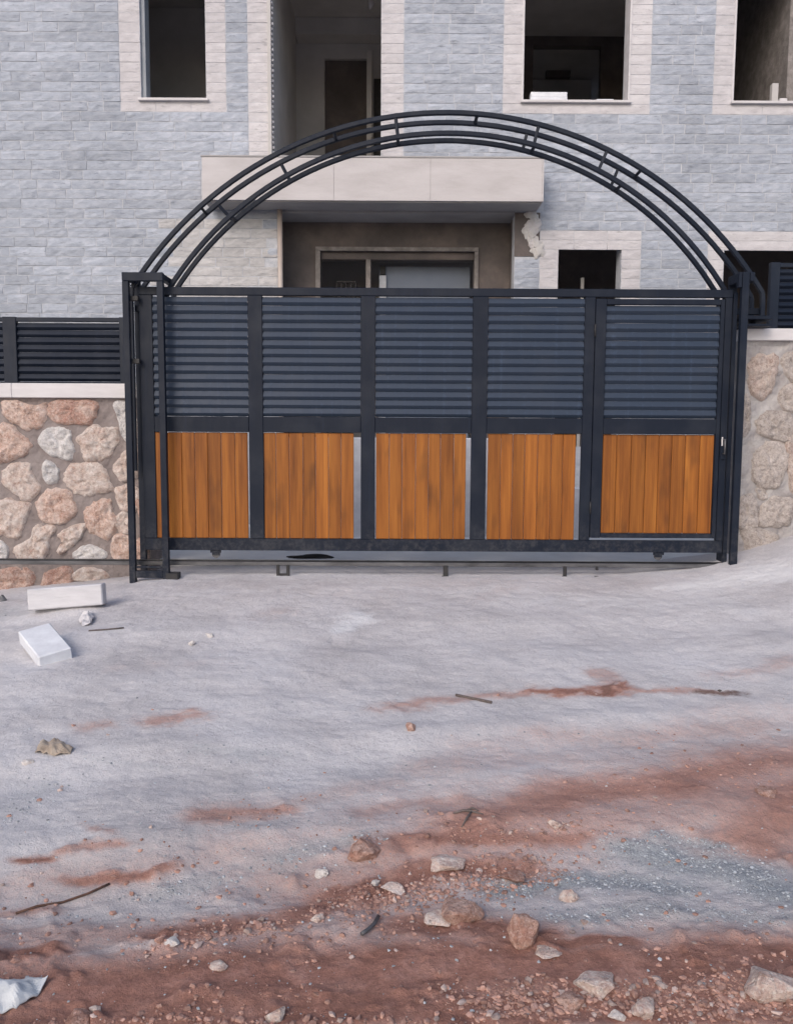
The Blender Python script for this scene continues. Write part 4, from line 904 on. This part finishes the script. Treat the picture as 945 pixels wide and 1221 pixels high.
def rock(name, mat, label, cat, px, py, wpx, hpx, sd_, flat=.8, deep=.9, yaw=0, sub=2, group='loose rocks and stones scattered over the ground'):
    p = gh(px, py + hpx * .35); d = (p - CPOS).length; a = wpx / F * d / 2; c_ = hpx / F * d / 2
    rr = random.Random(sd_); bm = bmesh.new()
    for k in range(15):
        v = Vector((rr.gauss(0, 1), rr.gauss(0, 1), rr.gauss(0, 1))).normalized(); v *= .85 + .3 * rr.random(); bm.verts.new(v)
    bmesh.ops.convex_hull(bm, input=bm.verts); 
    bmesh.ops.delete(bm, geom=[v for v in bm.verts if not v.link_faces], context='VERTS')
    bmesh.ops.bevel(bm, geom=bm.edges[:], offset=.07, segments=1, affect='EDGES')
    bmesh.ops.triangulate(bm, faces=bm.faces[:]); bmesh.ops.subdivide_edges(bm, edges=bm.edges[:], cuts=2, use_grid_fill=True)
    xs_ = [v.co.x for v in bm.verts]; zs_ = [v.co.z for v in bm.verts]; ex = (max(xs_) - min(xs_)) / 2; ez = (max(zs_) - min(zs_)) / 2
    for v in bm.verts:
        n = mnoise.noise(v.co * 2.2 + Vector((sd_, 0, 0))) * .12 + mnoise.noise(v.co * 6 + Vector((sd_, 5, 0))) * .06
        q = v.co * (1 + n); v.co = Vector((q.x * a / ex, q.y * a * deep / ex, q.z * c_ * flat / ez))
    me_ = bpy.data.meshes.new(name); bm.to_mesh(me_); bm.free(); me_.materials.append(M[mat])
    at_ = me_.attributes.new('rnd', 'FLOAT', 'POINT'); at_.data.foreach_set('value', np.full(len(me_.vertices), rr.random(), dtype=np.float32))
    o = bpy.data.objects.new(name, me_); COL.objects.link(o); o.location = (p.x, p.y + a * deep * .3, mesh_z(p.x, p.y) + c_ * flat * .42); o.rotation_euler = (0, 0, 0)
    return tag(o, label, cat, group)
rock('rock', 'rock_red', 'rounded red brown rock on grey gravel left of the pale flat rock', 'rock', 431, 1013, 36, 28, 3)
rock('rock', 'rock_pale', 'flat pale pink rock with a jagged outline in the middle foreground', 'rock', 533, 1028, 47, 24, 7, .7)
rock('rock', 'rock_red', 'half buried brown rock below the flat pale rock in the red soil', 'rock', 548, 1092, 46, 24, 12, .8)
rock('rock', 'rock_pale', 'buried pale slab edge joining the left side of the half buried brown rock', 'rock', 524, 1096, 30, 12, 14, .7)
rock('rock', 'rock_red', 'tall angular red brown rock at the lower edge of the blue grey gravel', 'rock', 625, 1112, 36, 42, 19, .95)
rock('rock', 'rock_pale', 'small pale rock sitting in the blue grey gravel patch', 'rock', 678, 1068, 22, 16, 23)
rock('rock', 'rock_pale', 'chunky pale rock left of centre among the rubble at the bottom right', 'rock', 712, 1171, 44, 26, 29)
rock('rock', 'rock_pale', 'upright tan rock near the bottom edge among red rubble', 'rock', 765, 1199, 26, 24, 31)
rock('rock', 'rock_pale', 'largest pale angular rock at the bottom right corner', 'rock', 920, 1176, 58, 38, 37, .9)
rock('rock', 'rock_white', 'white flat stone at the bottom edge beside the upright tan rock', 'rock', 738, 1209, 22, 12, 41)
rock('rock', 'rock_pale', 'egg shaped pale stone at the bottom edge left of centre', 'rock', 327, 1209, 20, 22, 43)
rock('rock', 'rock_white', 'small whitish stone on a thin red ridge at lower left', 'rock', 205, 1126, 15, 9, 47)
rock('rock', 'rock_pale', 'small flat pale stone below the red ridge at lower left', 'rock', 260, 1152, 19, 9, 53)
rock('rock', 'rock_pale', 'small pale round stone between red ridge and grey bent strip', 'rock', 378, 1098, 15, 10, 59)
rock('rock', 'rock_white', 'small white stone on grey gravel below the rounded red brown rock', 'rock', 383, 1042, 15, 11, 61)
rock('rock', 'rock_white', 'tiny white pebble just left of the small pale flagstone', 'pebble', 448, 1054, 10, 10, 67)
rock('rock', 'rock_pale', 'small pale flagstone between two red brown rocks', 'rock', 468, 1061, 26, 11, 71)
rock('rock', 'rock_red', 'reddish stone at the bottom edge beside the crumpled sheet', 'rock', 92, 1214, 30, 16, 73)
rock('rock', 'rock_pale', 'small pale stone touching the reddish stone at the bottom left', 'rock', 112, 1205, 13, 9, 79)
rock('rock', 'rock_red', 'small reddish lump alone on the grey dust in mid ground', 'rock', 489, 866, 11, 13, 83)
rock('rock', 'rock_white', 'small upright pale chip, left of a pair on the dust below the gate', 'stone chip', 229, 767, 8, 11, 89)
rock('rock', 'rock_white', 'small flat pale chip, right of a pair on the dust below the gate', 'stone chip', 248, 757, 12, 6, 97)
rock('rock', 'rock_white', 'flat whitish stone chip beside the brown scrap at far left', 'stone chip', 32, 909, 23, 8, 101, .6)
rock('rock', 'rock_pale', 'pale stone slab lying flat on the red soil between the rubble and the smooth track', 'rock', 655, 1133 + 3, 30, 9, 103, .6)
rock('rock', 'rock_red', 'small dark red stone at the right edge of the ground', 'rock', 917, 945, 22, 7, 107)
rock('rock', 'rock_pale', 'pale red stone above the left end of the blue grey gravel', 'rock', 662, 983, 22, 12, 109)
rock('rock', 'rock_red', 'low red stone left of the blue grey gravel patch', 'rock', 610, 1050, 28, 12, 113)
rock('rock', 'rock_red', 'brown stone beside the chunky pale rock at the bottom right', 'rock', 682, 1196, 30, 18, 127)
rock('rock', 'rock_red', 'blue black stone chip at the far left under the wall', 'stone chip', 2, 713, 9, 12, 131).data.materials[0] = M['rail']
def bar(name, mat, label, cat, pts, w_, lift=.006, n=7, rad=None):
    P_ = []
    for x, y in pts: q = gh(x, y); P_.append(Vector((q.x, q.y, mesh_z(q.x, q.y) + lift)))
    c = P_[0].copy(); mb = MB(); mb.tube([v - c for v in P_], w_, n=n, rad=rad); o = mb.build(name, M[mat], smooth=True); o.location = c; return tag(o, label, cat)
bar('steel_rod', 'rust', 'thin rusty rod lying on the ground at lower left', 'rod', [(19, 1092), (45, 1083), (75, 1075), (105, 1067), (131, 1057)], .008)
bar('twig', 'twig', 'dark straight twig lying on the dust in mid ground', 'twig', [(543, 830), (560, 833), (586, 838)], .016)
bar('twig', 'twig', 'thin pale twig on the ground just right of the white blocks', 'twig', [(106, 754), (128, 752), (148, 750)], .010)
dw = thing('dry_weed', 'small dry branching weed lying on the red soil', 'dry weed')
c = gh(560, 975)
def rel_(x, y): q = gh(x, y); return (q.x, q.y, mesh_z(q.x, q.y) + .008)
for P_ in ([(540, 974), (552, 972), (562, 972), (576, 974)], [(562, 972), (556, 979), (550, 989)], [(555, 972), (562, 968), (570, 971)]):
    mb = MB(); mb.tube([rel_(*q) for q in P_], .010, n=6, rad=[.6] + [1] * (len(P_) - 2) + [.4]); mb.build('stem', M['twig'], dw, smooth=True)
settle(dw, c.x, c.y, c.z)
bar('bent_strip', 'rail', 'short grey bent strip sticking out of the soil at lower centre', 'strip', [(431, 1118), (437, 1113), (445, 1106), (451, 1097)], .013, .012, 8)
# crushed can like scrap, brown scrap, crumpled sheet
def crumple(name, mat, label, cat, outline, amp, sd_, rise=.03, n=26):
    pts = [gh(*q) for q in outline]; cx = sum(p_.x for p_ in pts) / len(pts); cy = sum(p_.y for p_ in pts) / len(pts); vs = []; fs = []; m_ = len(pts) * 6; ring = []
    for k in range(len(pts)):
        a, b_ = pts[k], pts[(k + 1) % len(pts)]
        for q in range(6): ring.append((a.x + (b_.x - a.x) * q / 6, a.y + (b_.y - a.y) * q / 6))
    def h(x, y, s_): return mesh_z(x, y) + .008 + rise * (1 - s_ ** 2) + amp * abs(mnoise.noise(Vector((x * 14, y * 14, sd_)))) * 1.3 + amp * .5 * mnoise.noise(Vector((x * 40, y * 40, sd_)))
    NR = 14
    for r_ in range(NR):
        s_ = 1 - r_ / NR
        for (x, y) in ring: xx, yy = cx + (x - cx) * s_, cy + (y - cy) * s_; vs.append((xx, yy, h(xx, yy, s_)))
    vs.append((cx, cy, h(cx, cy, 0))); t_ = len(vs)
    for r_ in range(NR - 1):
        for k in range(m_): fs.append((r_ * m_ + k, r_ * m_ + (k + 1) % m_, (r_ + 1) * m_ + (k + 1) % m_, (r_ + 1) * m_ + k))
    for k in range(m_): fs.append(((NR - 1) * m_ + k, (NR - 1) * m_ + (k + 1) % m_, t_ - 1))
    vs2 = vs + [(v[0], v[1], v[2] - .004) for v in vs]; fs2 = fs + [tuple(i + t_ for i in f[::-1]) for f in fs] + [((k + 1) % m_, k, k + t_, (k + 1) % m_ + t_) for k in range(m_)]
    vs2 = [(v[0] - cx, v[1] - cy, v[2]) for v in vs2]; mb = MB(); mb.raw(vs2, fs2, .4); o = mb.build(name, M[mat]); o.location = (cx, cy, 0); return tag(o, label, cat)
crumple('crumpled_sheet', 'sheet', 'crumpled pale grey plastic sheet at the bottom left corner', 'plastic sheet', [(-40, 1178), (0, 1176), (30, 1171), (58, 1174), (44, 1192), (20, 1206), (-5, 1214), (-50, 1216)], .016, 4.0)
crumple('scrap', 'card', 'torn brown and white scrap on the dust at far left', 'scrap', [(42, 897), (50, 888), (66, 886), (88, 893), (84, 900), (62, 902)], .018, 8.0, .025)
crumple('scrap', 'coping', 'small crushed pale scrap below the long off white block', 'scrap', [(94, 741), (98, 733), (108, 731), (113, 737), (108, 746), (98, 747)], .03, 12.0, .03)

# ------------------------------------------------------------------ GRAVEL (uncountable)
t = (1 + 5 ** .5) / 2
IV = np.array([(-1, t, 0), (1, t, 0), (-1, -t, 0), (1, -t, 0), (0, -1, t), (0, 1, t), (0, -1, -t), (0, 1, -t), (t, 0, -1), (t, 0, 1), (-t, 0, -1), (-t, 0, 1)]) / math.sqrt(1 + t * t)
IF = np.array([(0, 11, 5), (0, 5, 1), (0, 1, 7), (0, 7, 10), (0, 10, 11), (1, 5, 9), (5, 11, 4), (11, 10, 2), (10, 7, 6), (7, 1, 8), (3, 9, 4), (3, 4, 2), (3, 2, 6), (3, 6, 8), (3, 8, 9), (4, 9, 5), (2, 4, 11), (6, 2, 10), (8, 6, 7), (9, 8, 1)])
def gravel(name, mat, n, dens, smin, smax, power=3.0):
    pts = []
    N = n * 14; d_ = 1.5 + 5.0 * nrng.random(N) ** 1.3; x_ = (nrng.random(N) - .5) * 1.15 * d_; y_ = d_ - CAMD
    keep = nrng.random(N) < dens(x_, y_); x_, y_ = x_[keep][:n], y_[keep][:n]; k = len(x_)
    if not k: return
    s_ = smin + (smax - smin) * nrng.random(k) ** power; z_ = mesh_z(x_, y_)
    sc = np.stack([s_ * (.7 + .6 * nrng.random(k)), s_ * (.7 + .6 * nrng.random(k)), s_ * (.4 + .4 * nrng.random(k))], 1)
    an = nrng.random(k) * 6.283; jit = 1 + .42 * (nrng.random((k, 12)) - .5) * 2
    P_ = IV[None] * jit[..., None] * sc[:, None, :]; ca, sa = np.cos(an)[:, None], np.sin(an)[:, None]
    Xr = P_[..., 0] * ca - P_[..., 1] * sa + x_[:, None]; Yr = P_[..., 0] * sa + P_[..., 1] * ca + y_[:, None]; Zr = P_[..., 2] + (z_ + sc[:, 2] * .25)[:, None]
    vs = np.stack([Xr, Yr, Zr], 2).reshape(-1, 3); fs = (IF[None] + (np.arange(k) * 12)[:, None, None]).reshape(-1, 3)
    me_ = bpy.data.meshes.new(name); me_.vertices.add(len(vs)); me_.vertices.foreach_set('co', vs.astype(np.float32).ravel())
    me_.loops.add(fs.size); me_.loops.foreach_set('vertex_index', fs.astype(np.int32).ravel()); me_.polygons.add(len(fs)); me_.polygons.foreach_set('loop_start', np.arange(0, fs.size, 3, dtype=np.int32))
    a = me_.attributes.new('rnd', 'FLOAT', 'POINT'); a.data.foreach_set('value', np.repeat(nrng.random(k), 12).astype(np.float32))
    me_.update(); me_.validate(); me_.shade_flat(); me_.materials.append(M[mat]); o = bpy.data.objects.new(name, me_); COL.objects.link(o); o['kind'] = 'stuff'; return o
pch = lambda x, y, s: np.clip(fbm(x * 2.2, y * 2.2, s, 3) * 2 + .35, 0, 1)
PV = lambda x, y: samp(V, x, y)
PU = lambda x, y: samp(U, x, y)
st_ = lambda x, y: samp(smooth_track, x, y)
zone = stroke([(620, 1195), (760, 1190), (1000, 1190)], 22, 1) ; zone2 = np.maximum(stroke([(440, 1085), (560, 1060), (640, 1035)], 16, 1), np.maximum(stroke([(180, 1135), (320, 1112)], 8, .9), stroke([(560, 1000), (700, 985)], 10, .6)))
zone = np.maximum(zone, zone2 * .8); zone = np.maximum(zone, stroke([(0, 1225), (300, 1222), (600, 1222)], 6, .4))
edgefade = lambda x, y: np.clip((PV(x, y) - 780) / 250, .03, 1)
gravel('red_gravel', 'gravel_red', 14000, lambda x, y: (samp(tr, x, y) * .10 * pch(x, y, 5) + samp(zone, x, y) * .9) * (1 - st_(x, y)) * edgefade(x, y), .0018, .011, 3.0)
gravel('pale_gravel', 'gravel_pale', 2000, lambda x, y: (.02 * pch(x, y, 6) + samp(zone, x, y) * .7 + .03 * samp(tr, x, y)) * (1 - st_(x, y)) * edgefade(x, y), .002, .013, 4)
gravel('blue_gravel', 'gravel_blue', 13000, lambda x, y: (samp(tb, x, y) ** 1.5 * .9 + .012) * edgefade(x, y), .0016, .0065, 2.5)
dz_ = stroke([(842, 829), (888, 827)], 4, 1)
M['gravel_dark'] = plain('dark_debris', [(.3, (.05, .045, .042)), (.7, (.16, .13, .12))], 60, .95, .3, .004, rnd=.3)
o = gravel('dark_debris', 'gravel_dark', 160, lambda x, y: (samp(dz_, x, y) > .25) * 1.0, .005, .022, 2.0)
print('objects', len(bpy.data.objects))
